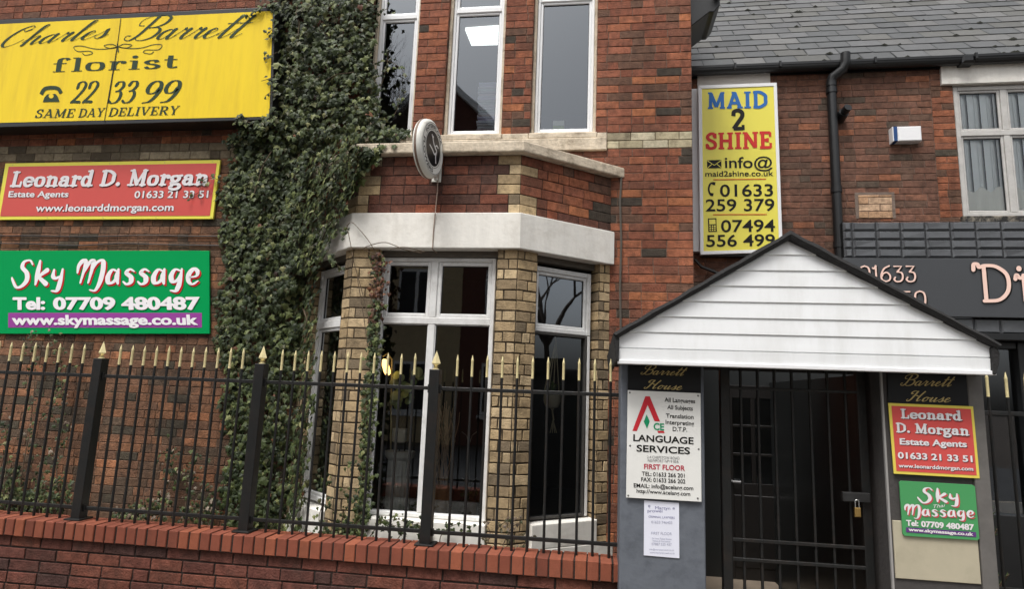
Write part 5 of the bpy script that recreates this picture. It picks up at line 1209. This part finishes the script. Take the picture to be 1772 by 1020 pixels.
# ------------------------------------------------------------------ ivy and small plants
LEAF = [(0,.30),(.24,.46),(.30,.20),(.56,.08),(.30,-.10),(.0,-.62),(-.30,-.10),(-.56,.08),(-.30,.20),(-.24,.46)]
IVY = [((60,70,40),5),((50,60,35),5),((72,82,46),4),((90,98,57),2.6),((112,116,74),1.0),((40,49,30),6),((66,67,42),2),((132,132,92),.25)]
DEAD = [((92,58,40),4),((70,46,36),4),((110,74,52),2),((54,40,34),3)]
def leaf(mb, p, n, size, pal=IVY, roll=0.45, tilt=0.27):
    n = (n + Vector((random.gauss(0, tilt), random.gauss(0, tilt * .6), random.gauss(0.28, tilt)))).normalized()
    t = Vector((0, 0, -1)); t = (t - n * t.dot(n))
    t = t.normalized() if t.length > .05 else Vector((1, 0, 0))
    b = n.cross(t); an = random.gauss(0, roll); t2 = t * math.cos(an) + b * math.sin(an); b2 = n.cross(t2)
    c = pick(pal); wx = random.uniform(.8, 1.15)
    vs = [p + n * size * .07 + t2 * size * -.04]
    for x, y in LEAF:
        r = random.uniform(.88, 1.12); vs.append(p + b2 * x * size * wx * r - t2 * y * size * r - n * size * .10 * abs(x) * 1.6 - n * size * (.16 if y < -.4 else 0) * random.uniform(.2, 1.2))
    mb.add(vs, [(0, i + 1, (i + 1) % 10 + 1) for i in range(10)], c)
def inpoly(x, y, P):
    r = False; j = len(P) - 1
    for i in range(len(P)):
        if (P[i][1] > y) != (P[j][1] > y) and x < (P[j][0] - P[i][0]) * (y - P[i][1]) / (P[j][1] - P[i][1]) + P[i][0]: r = not r
        j = i
    return r
def dist_poly(x, y, P):
    best = 1e9
    for i in range(len(P)):
        a, b = P[i], P[(i+1) % len(P)]; dx, dy = b[0]-a[0], b[1]-a[1]; t = max(0, min(1, ((x-a[0])*dx + (y-a[1])*dy) / (dx*dx + dy*dy + 1e-9)))
        best = min(best, math.hypot(x-a[0]-t*dx, y-a[1]-t*dy))
    return best
def wall_pt(px, py, off):
    """a point on the main wall or on the bay's left face, whichever stands in front"""
    a = BL.uv(px, py, .1)
    if -.05 < a[0] < LBL + .12 and 2.75 < a[1] < CP1 + .1: return BL.P(px, py, off * .7 + .1), BL.n
    if -.9 < a[0] <= -.05 and 2.6 < a[1] < CP1 + .2: return MAIN.P(px, py, off * .8 + .02 + .13 * max(0, 1 + a[0] / .6)), MAIN.n
    a = BL.uv(px, py)
    if 0 < a[0] < LBL and a[1] < CP1: return BL.P(px, py, off + .03), BL.n
    b = BF.uv(px, py)
    if b[0] >= L1.x and b[1] < CP1 and b[0] < -.6: return BF.P(px, py, off + .03), BF.n
    return MAIN.P(px, py, off), MAIN.n
IVP = [(468,-30),(648,-30),(640,60),(640,110),(648,150),(655,205),(668,222),(700,229),(690,240),(668,250),(660,262),(632,292),(606,330),(594,362),(576,395),(560,428),(550,450),(545,475),(541,560),(536,700),(528,800),(520,925),(392,935),(385,860),(402,780),(385,700),(392,640),(378,600),(383,560),(378,520),(397,470),(392,430),(385,400),(400,370),(380,345),(392,318),(402,290),(412,262),(400,246),(420,228),(452,214),(474,205),(482,170),(478,120),(486,60)]
iv = thing('ivy', (-3.0, -0.1, 0), 'dense dark green ivy climbing the brick wall between the signs and the bay window', 'ivy')
mb = MB(); sm = MB()
n = 0; tries = 0
while n < 11500 and tries < 120000:
    tries += 1
    x, y = random.uniform(370, 710), random.uniform(-30, 935)
    ok = inpoly(x, y, IVP); d = dist_poly(x, y, IVP)
    if not ok and (d > 9 or random.random() > .3): continue
    if y > 520 and random.random() < .35: continue
    if 540 < y < 560 and random.random() < .1: continue
    edge = min(1, d / 40) if ok else 0
    # thin places let the wall through
    h = math.sin(x * .045 + 1.3 * math.sin(y * .021)) * math.sin(y * .033 + .7 * math.sin(x * .05))
    if y > 480 and h > .8 and random.random() < .6: continue
    thick = .05 + .17 * edge * (.55 + .45 * math.sin(x * .11 + 2 * math.sin(y * .03)) * math.cos(y * .085 + math.sin(x * .06)))
    if y < 240: thick += .11
    off = thick * random.random() ** .6 + .01 if n > 4500 else random.uniform(.008, .045)
    p, nn = wall_pt(x, y, off)
    if y < 215 and x < 478 and p.y > -.26: p = SY.P(x, y, .01 + .03 * random.random())
    leaf(mb, p, nn, random.choice((random.uniform(.036, .05), random.uniform(.05, .07), random.uniform(.058, .086))) * (1.0 if y < 600 else .92), pal=IVY if random.random() > .006 else DEAD); n += 1
mb.build('foliage', M['leaf'], iv)
for k in range(150):                                       # stems on the wall under the leaves
    x, y = random.uniform(395, 640), random.uniform(100, 930); pts = []
    for i in range(9):
        if inpoly(x, y, IVP): pts.append(wall_pt(x, y, .012 + .012 * random.random())[0])
        x += random.gauss(4, 5); y -= random.uniform(8, 22)
    if len(pts) > 3 and max((pts[i+1]-pts[i]).length for i in range(len(pts)-1)) < .25: sm.tube(pts, random.uniform(.004, .009), 5)
for pts in ([(515,10),(512,22),(518,40),(516,60)], [(552,150),(565,138),(585,128),(612,125)], [(470,262),(455,285),(448,310),(440,335)]):
    sm.tube([wall_pt(a, b, .2)[0] for a, b in pts], .005, 5)
sm.build('stem', M['stem'], iv, smooth=True)
# sprays reaching over the yellow sign's edge, the red sign's corner and the window
def spray(mb, sm, pts, off, k, sz=.05, pl=None, pal=IVY, jitter=5, r=.003):
    P = cat_rom(pts, 8); f = (lambda x, y, o: pl.P(x, y, o)) if pl else (lambda x, y, o: wall_pt(x, y, o)[0])
    sm.tube([f(p.x, p.y, off) for p in P], r, 5)
    for _ in range(k):
        p = random.choice(P); leaf(mb, f(p.x + random.gauss(0, jitter), p.y + random.gauss(0, jitter), off + random.uniform(.004, .03)), MAIN.n, sz * random.uniform(.6, 1.15), pal)
mb = MB(); sm = MB()
for pts, pl, off, k in (([(405,205),(432,212),(452,222)], None, .26, 26), ([(430,28),(455,10),(480,6)], SY, .02, 30), ([(452,140),(466,136),(478,128)], SY, .02, 9), ([(456,100),(468,96),(480,90)], SY, .015, 8), ([(460,165),(468,160),(478,160)], SY, .02, 8), ([(462,60),(470,52),(480,50)], SY, .02, 10),
   ([(345,330),(352,312),(368,308),(392,318)], MAIN, .06, 13), ([(330,342),(345,332)], MAIN, .05, 4), ([(392,250),(402,240),(418,232)], None, .1, 30),
   ([(640,190),(655,160),(668,120),(672,90)], MAIN, .02, 22), ([(650,110),(668,105),(690,115),(700,125)], MAIN, .02, 18), ([(655,205),(680,200),(690,180),(692,165)], MAIN, .02, 14), ([(645,30),(655,22),(672,14)], MAIN, .02, 8),
   ([(650,235),(680,232),(705,238)], None, .1, 40), ([(570,450),(582,455),(588,470)], None, .03, 16), ([(585,395),(600,400),(590,415)], None, .03, 8)):
    spray(mb, sm, pts, off, k, pl=pl)
mb.build('foliage', M['leaf'], iv); sm.build('stem', M['stem'], iv, smooth=True)

# ivy strip beside the bay window, brown at the top
iv2 = thing('ivy', BF.P(640, 700), 'narrow ivy strip up the left edge of the front bay window, brown on top', 'ivy')
mb = MB(); md = MB(); sm = MB()
main_line = [(622,930),(630,860),(634,780),(640,700),(643,640),(648,580),(652,520),(657,470),(655,446)]
P = cat_rom(main_line, 12); sm.tube([BF.P(p.x, p.y, .015) for p in P], .006, 6); sm.tube([BF.P(p.x + 5 * math.sin(i * .3), p.y, .02) for i, p in enumerate(P)], .004, 5)
for p in P:
    for _ in range(7):
        x, y = p.x + random.gauss(0, 6.5), p.y + random.gauss(0, 5)
        if y < 560 and random.random() < (.85 if y < 520 else .5): leaf(md, BF.P(x, y, random.uniform(.015, .06)), BF.n, random.uniform(.025, .045), DEAD)
        else: leaf(mb, BF.P(x, y, random.uniform(.015, .06)), BF.n, random.uniform(.03, .055), IVY)
mb.build('foliage', M['leaf'], iv2); md.build('dead_leaves', M['leaf'], iv2)
for pts in ([(655,446),(640,420),(620,395),(608,385),(600,392)], [(650,440),(630,432),(640,425),(668,420),(700,432),(730,438)], [(735,436),(700,428),(675,432)], [(640,560),(625,500),(612,452),(607,425),(600,390)], [(636,600),(628,540),(618,480)]):
    sm.tube([wall_pt(p.x, p.y, .05 if p.y < 432 else .03)[0] for p in cat_rom(pts, 8)], .0035, 5)
sm.build('stem', M['stem'], iv2, smooth=True)

def ground_ivy(label, lines, k, pal=IVY, sz=.045, off=(.02, .2), nm='trailing_ivy', cat='ivy', jit=9, pl=MAIN):
    c = lines[0][0]; t = thing(nm, pl.P(c[0], c[1], .1), label, cat); mb = MB(); sm = MB()
    for pts in lines:
        P = cat_rom(pts, 8); o = random.uniform(*off); sm.tube([pl.P(p.x, p.y, o) for p in P], [.005 * (1 - .7 * i / len(P)) for i in range(len(P))], 5)
        for _ in range(k):
            p = random.choice(P); leaf(mb, pl.P(p.x + random.gauss(0, jit), p.y + random.gauss(0, jit), o + random.uniform(-.01, .05)), MAIN.n, sz * random.uniform(.5, 1.2), pal)
    mb.build('foliage', M['leaf'], t); sm.build('stem', M['stem'], t, smooth=True)
TW = [((112,98,84),3),((130,118,104),2),((76,70,50),2),((60,64,42),3)]
ground_ivy('sparse climbing ivy with bare pale stems at the left end of the wall', [[(30,900),(38,820),(52,740),(60,660),(58,600),(48,578)], [(70,905),(66,830),(80,760),(92,700),(105,640),(96,590)], [(10,900),(8,840),(14,780),(6,720)], [(105,890),(98,800),(110,730),(104,650)]], 90, IVY + TW, .04)
ground_ivy('thick low ivy at the foot of the wall left of the first post', [[(0,880),(15,850),(20,820)], [(40,890),(60,860),(78,845)], [(90,890),(100,860),(105,835)], [(20,890),(30,870),(50,868)]], 110, IVY, .05, jit=14)
ground_ivy('low scrambling ivy with dry twigs at the wall foot between two posts', [[(270,905),(285,860),(300,820),(292,780)], [(320,915),(322,870),(335,830),(340,800)], [(300,910),(345,890),(370,870)], [(240,900),(262,880),(280,872)], [(205,895),(235,890)], [(350,915),(355,880),(350,850)]], 75, IVY + TW, .042, jit=11)
FP = BF
ground_ivy('weedy ivy sprouting at the corner of the bay below the left pier', [[(560,940),(552,900),(560,860),(556,820)], [(590,940),(592,900),(606,860),(600,800)], [(610,940),(618,905),(640,890)], [(575,940),(585,920),(610,915)]], 55, IVY, .04, off=(.03, .1), jit=9, pl=BF)
ground_ivy('straggling ivy runners across the white plinth under the front window', [[(640,930),(660,905),(690,900),(720,915)], [(680,945),(700,920),(725,905)], [(760,945),(765,925),(790,908),(815,912)], [(655,900),(690,912),(735,905)], [(730,940),(745,925)]], 28, IVY, .035, off=(.05, .12), jit=6, pl=BF)
ground_ivy('dry bramble twigs at the foot of the right yellow pier', [[(855,945),(862,915),(880,902),(905,898)], [(840,950),(848,925),(840,905)], [(870,945),(885,915),(900,905)], [(900,950),(915,935)]], 14, TW, .03, off=(.06, .14), jit=6, pl=BF)

# conifer in the yard right of the porch
sh = thing('shrub', (2.42, -1.0, 0), 'dark green feathery conifer shrub behind the short railing right of the porch', 'shrub')
mb = MB(); sm = MB()
for k in range(60):
    h = random.uniform(.1, 1.25); an = random.uniform(0, 6.28); rr = .26 * (1 - h / 1.6); b = Vector((2.42, -1.0, h)); tip = b + Vector((math.cos(an) * rr, math.sin(an) * rr, random.uniform(.12, .3)))
    for q in range(46):
        t = random.random(); c = b.lerp(tip, t); d_ = (tip - b).normalized(); s_ = Vector((random.gauss(0, 1), random.gauss(0, 1), random.gauss(.3, 1))).normalized() * .03
        w2 = d_.cross(s_).normalized() * .004; col = tuple(v * random.uniform(.6, 1.3) for v in lin(62, 78, 44))
        mb.add([c - w2, c + w2, c + s_ + d_ * .02], [(0, 1, 2)], col)
    sm.tube([b, tip], .004, 4)
sm.tube([(2.42, -1.0, 0), (2.42, -1.0, 1.2)], [.02, .006], 6)
mb.build('foliage', M['leaf'], sh); sm.build('stem', M['stem'], sh)

# ------------------------------------------------------------------ things seen through the windows
def I(px, py, Y): return Plane((0, Y, 0)).P(px, py)
def pxm(px, py, Y): return (I(px + 1, py, Y) - I(px, py, Y)).length
DP = -.18
def lathe_px(name_mat, prof, Y, cx_at, parent, name, n=20, flute=0):
    """profile of (half width px, py) along a vertical through cx_at"""
    c = I(*cx_at, Y); mb = MB(); pts = []
    zz = [(hw * pxm(cx_at[0], py, Y), I(cx_at[0], py, Y).z) for hw, py in prof]
    vs = []
    for r, z in zz:
        for i in range(n):
            k = 1 - (flute if (i % 2 and flute) else 0); vs.append((c.x + r * k * math.cos(2*math.pi*i/n), c.y + r * k * math.sin(2*math.pi*i/n), z))
    m = len(zz); mb.add(vs, [(j*n + i, j*n + (i+1) % n, (j+1)*n + (i+1) % n, (j+1)*n + i) for j in range(m-1) for i in range(n)] + [tuple(range((m-1)*n, m*n))])
    return mb.build(name, name_mat, parent, smooth=not flute)
plas = mat('pale_plaster', lin(226,226,220), rough=.8, noise=.1)
pd = thing('pedestal', I(690, 895, DP), 'pale fluted column pedestal behind the left pane of the front bay window', 'pedestal')
lathe_px(plas, [(26,905),(26,893),(22,888),(20,885)], DP, (688, 850), pd, 'base', 24); lathe_px(plas, [(20,885),(19.5,840),(19,796)], DP, (688, 850), pd, 'shaft', 36, .07); lathe_px(plas, [(19,796),(23,792),(25,788),(25,781)], DP, (688, 850), pd, 'capital', 24)
vp = thing('vase', I(692, 781, DP), 'grey square planter with three legs standing on the pale fluted pedestal', 'vase')
lathe_px(plas, [(10,766),(12,764),(12.5,742),(11,742)], DP, (691, 760), vp, 'bowl', 14)
mb = MB()
for dx in (-9, 0, 9): mb.tube([I(691 + dx, 782, DP), I(691 + dx * .9, 765, DP)], .006, 6)
mb.build('leg', M['black_metal'], vp)
fl = thing('orchid', I(691, 745, DP), 'pale green round leaved plant hanging over the pedestal behind the front window', 'plant')
mb = MB(); pal = [((172,182,132),3),((150,166,112),3),((190,198,150),2),((120,138,86),2)]
for p, r in (((686,650),8),((693,655),8),((682,663),8),((700,670),9),((706,672),8),((690,672),7),((684,685),9),((692,690),8),((688,700),9),((681,695),7),((700,683),8),((712,688),6),((706,695),6),((722,645),10),((728,652),8),((716,662),6)):
    c = I(p[0], p[1], DP - .08 + random.uniform(-.03, .03)); rr = r * pxm(p[0], p[1], DP) * .95; a = random.uniform(-.4, .4); n = 12
    nn = Vector((random.gauss(0, .3), -1, random.gauss(.2, .3))).normalized(); uu = nn.cross(Vector((0, 0, 1))).normalized(); vv = uu.cross(nn)
    mb.add([c - nn * -.006] + [c + uu * rr * math.cos(2*math.pi*i/n) + vv * rr * 1.05 * math.sin(2*math.pi*i/n) for i in range(n)], [(0, i+1, (i+1) % n + 1) for i in range(n)], pick(pal))
mb.build('leaves', M['leaf'], fl)
mb = MB(); mb.tube([I(692, 745, DP), I(694, 700, DP - .05), I(690, 660, DP - .08), I(686, 648, DP - .08)], .004, 5); mb.tube([I(692, 745, DP), I(708, 690, DP - .05), I(722, 648, DP - .07)], .004, 5); mb.build('stem', M['stem'], fl)
lp = thing('lamp', I(668, 640, -.3), 'lit warm lamp glowing in the left pane of the front window', 'lamp')
mb = MB(); a, b = I(664, 622, -.33), I(672, 650, -.33); dd = (b - a); mb.tube([a + dd * t for t in (0, .06, .25, .75, .94, 1)], [.008, .022, .03, .03, .022, .008], 12); mb.build('bulb', emit_mat('lamp_glow', (1.0, .56, .17), 3.2), lp, smooth=True)
mb = MB(); mb.tube([I(662, 618, -.27), I(670, 612, -.25), I(678, 622, -.2)], .008, 8); mb.tube([I(678, 622, -.2), I(676, 800, 0.0)], .007, 6); mb.build('arm', M['gold'], lp)
bk = thing('basket', I(763, 888, DP), 'brown wicker basket of willow twigs behind the right pane of the front window', 'basket')
lathe_px(mat('wicker', lin(170,134,98), rough=.9, noise=.35, nscale=60, stretch=(.3,.3,4), bump=.8, bscale=120), [(12,890),(13,860),(14.5,838),(13,838)], DP, (765, 860), bk, 'basket', 18)
mb = MB()
for k in range(26):
    x = 765 + random.uniform(-10, 10); y = 842; pts = []
    for i in range(8): pts.append(I(x, y, DP + .03 * math.sin(i + k))); x += random.gauss(.6, 3); y -= random.uniform(14, 24)
    mb.tube(pts, .003, 5)
mb.build('twigs', mat('willow_twig', lin(196,166,136), rough=.9, noise=.2), bk)
ws = thing('plant_stand', I(812, 895, DP), 'thin wire plant stand with curled arms behind the right pane of the front window', 'plant stand')
mb = MB(); mb.tube([I(812, 890, DP), I(812, 735, DP)], .004, 6)
for y in (770, 850):
    for s_ in (-1, 1): mb.tube([I(812, y, DP), I(812 + s_ * 5, y - 16, DP), I(812 + s_ * 13, y - 22, DP)], .0035, 6)
mb.build('frame', paint(150,150,140,.4, metal=.3), ws)
pt = thing('plant_pot', I(815, 900, DP), 'square grey planter at the bottom right of the front window', 'plant pot')
lathe_px(mat('terracotta_grey', lin(110,92,82), rough=.9, noise=.15), [(9,900),(10.5,868),(11,866),(9,866)], DP, (815, 885), pt, 'pot', 16)
mb = MB()
for _ in range(26): leaf(mb, I(815 + random.gauss(0, 8), 858 + random.gauss(0, 6), DP - .03), MAIN.n, .04, IVY)
mb.build('leaves', M['leaf'], pt)
ds = thing('dish', I(789, 889, -.3), 'shallow white dish on the front window bottom beside the basket', 'dish')
lathe_px(paint(220,220,216,.3), [(4,893),(10,888),(11,885.5),(9.5,886)], -.32, (789, 889), ds, 'bowl', 18)
DI = BR.back(.42)
mp_ = thing('hanging_planter', DI.P(956, 700), 'knotted string hanging planter with a pale pot behind the right bay window', 'hanging planter')
rope = mat('cotton_rope', lin(222,210,176), rough=.95, noise=.15)
mb = MB(); top = DI.P(962, 590); mb.tube([DI.P(961, 560), top], .006, 6)
for px in (943, 950, 958, 967): mb.tube([top, DI.P(px, 672), DI.P(px, 690), DI.P(956, 712)], .005, 6)
mb.tube([DI.P(956, 712), DI.P(958, 728)], .008, 6)
for px in (952, 956, 960, 963): mb.tube([DI.P(957, 726), DI.P(px, 750)], .004, 5)
mb.build('cord', rope, mp_)
c = DI.P(955, 696); r = (DI.P(967, 696) - c).length; mb = MB(); zt, zb_ = DI.P(955, 684).z, DI.P(955, 707).z
mb.tube([(c.x, c.y, zb_), (c.x, c.y, zb_ + .01), (c.x, c.y, (zt + zb_) / 2), (c.x, c.y, zt)], [r * .5, r * .75, r, r * 1.02], 16); mb.build('pot', mat('pale_pot', lin(214,204,182), rough=.7, noise=.1), mp_, smooth=True)
mb = MB()
for k in range(22):
    a = random.uniform(0, 6.28); p0 = Vector((c.x, c.y, zt)); p1 = p0 + Vector((math.cos(a) * .05, math.sin(a) * .05, random.uniform(.06, .13))); p2 = p1 + Vector((math.cos(a) * .07, math.sin(a) * .07, random.uniform(-.03, .04)))
    w2 = Vector((-math.sin(a), math.cos(a), 0)) * .006; mb.add([p0 - w2, p0 + w2, p1 + w2, p1 - w2, p2], [(0,1,2,3),(3,2,4)], lin(96, 116, 62))
mb.build('leaves', M['leaf'], mp_)
# upstairs office
zc_ = 6.45
def atz(px, py, z):
    d = ray(px, py); return CAM + d * ((z - CAM.z) / d.z)
ol = thing('ceiling_light', atz(838, 63, zc_), 'lit flat white ceiling light panel seen through the middle upstairs window', 'ceiling light')
mb = MB(); q = [atz(*p, zc_) for p in ((805,52),(885,46),(885,77),(816,79))]; mb.prism(q, (0, 0, .04)); mb.build('panel', emit_mat('light_panel', (.95, 1.0, .98), 1.0), ol)
U3 = Plane((0, .42, 0))
pp_ = thing('paper_stack', U3.P(845, 226), 'tall stack of white paper standing in the middle upstairs window', 'paper')
mb = MB(); z0 = U3.P(845, 232).z; z1 = U3.P(845, 152).z; xa, xb = U3.P(829, 200).x, U3.P(864, 200).x; k = 0; z = z0
while z < z1:
    h = random.uniform(.018, .032); j = random.uniform(-.008, .008); mb.box((xa + j, .34 + j, z), (xb + j, .56 + j, z + h - .004), tuple(v * random.uniform(.8, 1) for v in lin(214, 216, 232))); z += h
mb.build('sheets', mat('paper', attr=True, rough=.8, noise=.03), pp_)
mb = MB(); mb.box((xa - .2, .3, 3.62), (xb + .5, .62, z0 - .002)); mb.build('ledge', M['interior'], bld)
bx = thing('carton', U3.P(966, 222), 'small white and green carton on the sill of the right upstairs window', 'carton')
mb = MB(); a, b = Plane((0,.2,0)).P(957, 209), Plane((0,.2,0)).P(976, 222); m_ = a.z + (b.z - a.z) * .6
mb.box((a.x, .2, m_), (b.x, .27, a.z)); mb.build('carton_top', paint(222,224,216), bx); mb = MB(); mb.box((a.x, .2, b.z - .05), (b.x, .27, m_)); mb.build('carton_base', paint(150,176,84), bx)

# ------------------------------------------------------------------ the street opposite, seen in the window glass
def mirror(px, py, Yg, Yo):
    g_ = Plane((0, Yg, 0)).P(px, py); mcam = Vector((0, 2 * Yg - CAM.y, CAM.z)); d = g_ - mcam; return mcam + d * ((Yo - mcam.y) / d.y)
OY = -16.0
apx = mirror(762, 122, .12, OY)
obr = mat('opposite_brick', lin(104,66,54), rough=.9, noise=.25, nscale=8)
def opp_house(x0, x1, eave, apex_z, walls, label, gable=True):
    t = thing('house', ((x0 + x1) / 2, OY - 4, 0), label, 'house'); xm = (x0 + x1) / 2
    mb = MB(); mb.box((x0, OY - 8, 0), (x1, OY, eave))
    if gable: mb.prism([(x0, OY, eave), (x1, OY, eave), (xm, OY, apex_z - .25)], (0, -8, 0))
    mb.build('wall', walls, t)
    mb = MB(); o_ = .35
    if gable:
        for s_, xe in ((-1, x0), (1, x1)):
            a = Vector((xe + s_ * o_, OY + .3, eave - o_ * (apex_z - eave) / (xm - x0))); b = Vector((xm, OY + .3, apex_z)); mb.prism([a, b, b + Vector((0, 0, -.3)), a + Vector((0, 0, -.3))], (0, -8.6, 0))
    else: mb.prism([(x0 - .2, OY + .35, eave - .1), (x0 - .2, OY - 4, apex_z), (x0 - .2, OY - 8.3, eave)], (x1 - x0 + .4, 0, 0))
    mb.build('roof', M['slate'], t)
    for fl_ in (1.0, 4.2):
        n = max(2, int((x1 - x0) / 2.6))
        for i in range(n):
            cx = x0 + (i + .5) * (x1 - x0) / n; mb = MB(); mb.box((cx - .65, OY - .05, fl_), (cx + .65, OY + .08, fl_ + 1.7)); mb.box((cx - .75, OY, fl_ - .14), (cx + .75, OY + .1, fl_ - .01)); wv = mb.build('window', M['white_paint'], t)
            for sx in (-1, 1):
                mb = MB(); mb.box((cx + sx * .32 - .26, OY + .08, fl_ + .1), (cx + sx * .32 + .26, OY + .086, fl_ + 1.6)); mb.build('pane', M['black_plastic'], wv)
    return t
half = 4.6
gh = opp_house(apx.x - half, apx.x + half, apx.z - half * .98, apx.z, obr, 'tall gabled brick house across the road mirrored in the upstairs windows')
opp_house(apx.x + half + .3, apx.x + half + 9, 5.6, 8.2, mat('cream_render', lin(206,190,158), rough=.9, noise=.1), 'low cream rendered house across the road mirrored in the front bay window', gable=False)
opp_house(apx.x - half - 9.5, apx.x - half - .3, 5.6, 8.4, obr, 'low brick house at the far left across the road', gable=False)

mb = MB(); mb.box((apx.x - half + .1, OY - .2, 0), (apx.x + 1.6, OY + .02, 7.4)); mb.build('rendered_front', mat('buff_render', lin(190,170,134), rough=.9, noise=.15), gh)
def bare_tree(name, base, h, label, seed, spread=.55, levels=6):
    rnd = random.Random(seed); t = thing(name, base, label, 'tree'); tr = MB(); cr = MB()
    def grow(p, d, L, r, lev):
        mbx = tr if lev < 2 else cr
        q = p; pts = [p]; rr = [r]
        for i in range(3):
            d = (d + Vector((rnd.gauss(0, .12), rnd.gauss(0, .12), rnd.gauss(.04, .08)))).normalized(); q = q + d * L / 3; pts.append(q); rr.append(r * (1 - .22 * (i + 1)))
        mbx.tube(pts, rr, 6 if lev < 2 else 3, cap=False)
        if lev >= levels: return
        for k in range((rnd.choice((3, 4, 4)) if lev < 4 else 3) if lev else 5):
            s_ = Vector((rnd.gauss(0, 1), rnd.gauss(0, 1), rnd.gauss(.25, .5))).normalized(); nd = (d + s_ * spread * (1.15 if lev else 1)).normalized()
            grow(pts[rnd.choice((2, 3, 3))], nd, L * rnd.uniform(.58, .8), r * .5, lev + 1)
    grow(Vector(base), Vector((0, 0, 1)), h * .3, h * .022, 0)
    bark = mat('bark', lin(58,50,44), rough=1, noise=.2)
    tr.build('trunk', bark, t); cr.build('crown', bark, t)
tp = mirror(672, 120, .12, -13.0)
bare_tree('bare_tree', (tp.x - 2.2, -13.0, 0), 14.5, 'bare winter tree across the road mirrored in the left upstairs window', 3)
gR = BRB.P(970, 520); nR = BRB.n; dR = (gR - CAM).normalized(); dR = dR - nR * 2 * dR.dot(nR)
tb = gR + dR * 22.0
bare_tree('bare_tree', (tb.x - .8, tb.y, 0), 13, 'bare winter tree mirrored in the top light of the right bay window', 11)
bare_tree('bare_tree', (tb.x + 1.8, tb.y - 2.5, 0), 14, 'second bare winter tree standing behind the mirrored tree of the right bay window', 19)
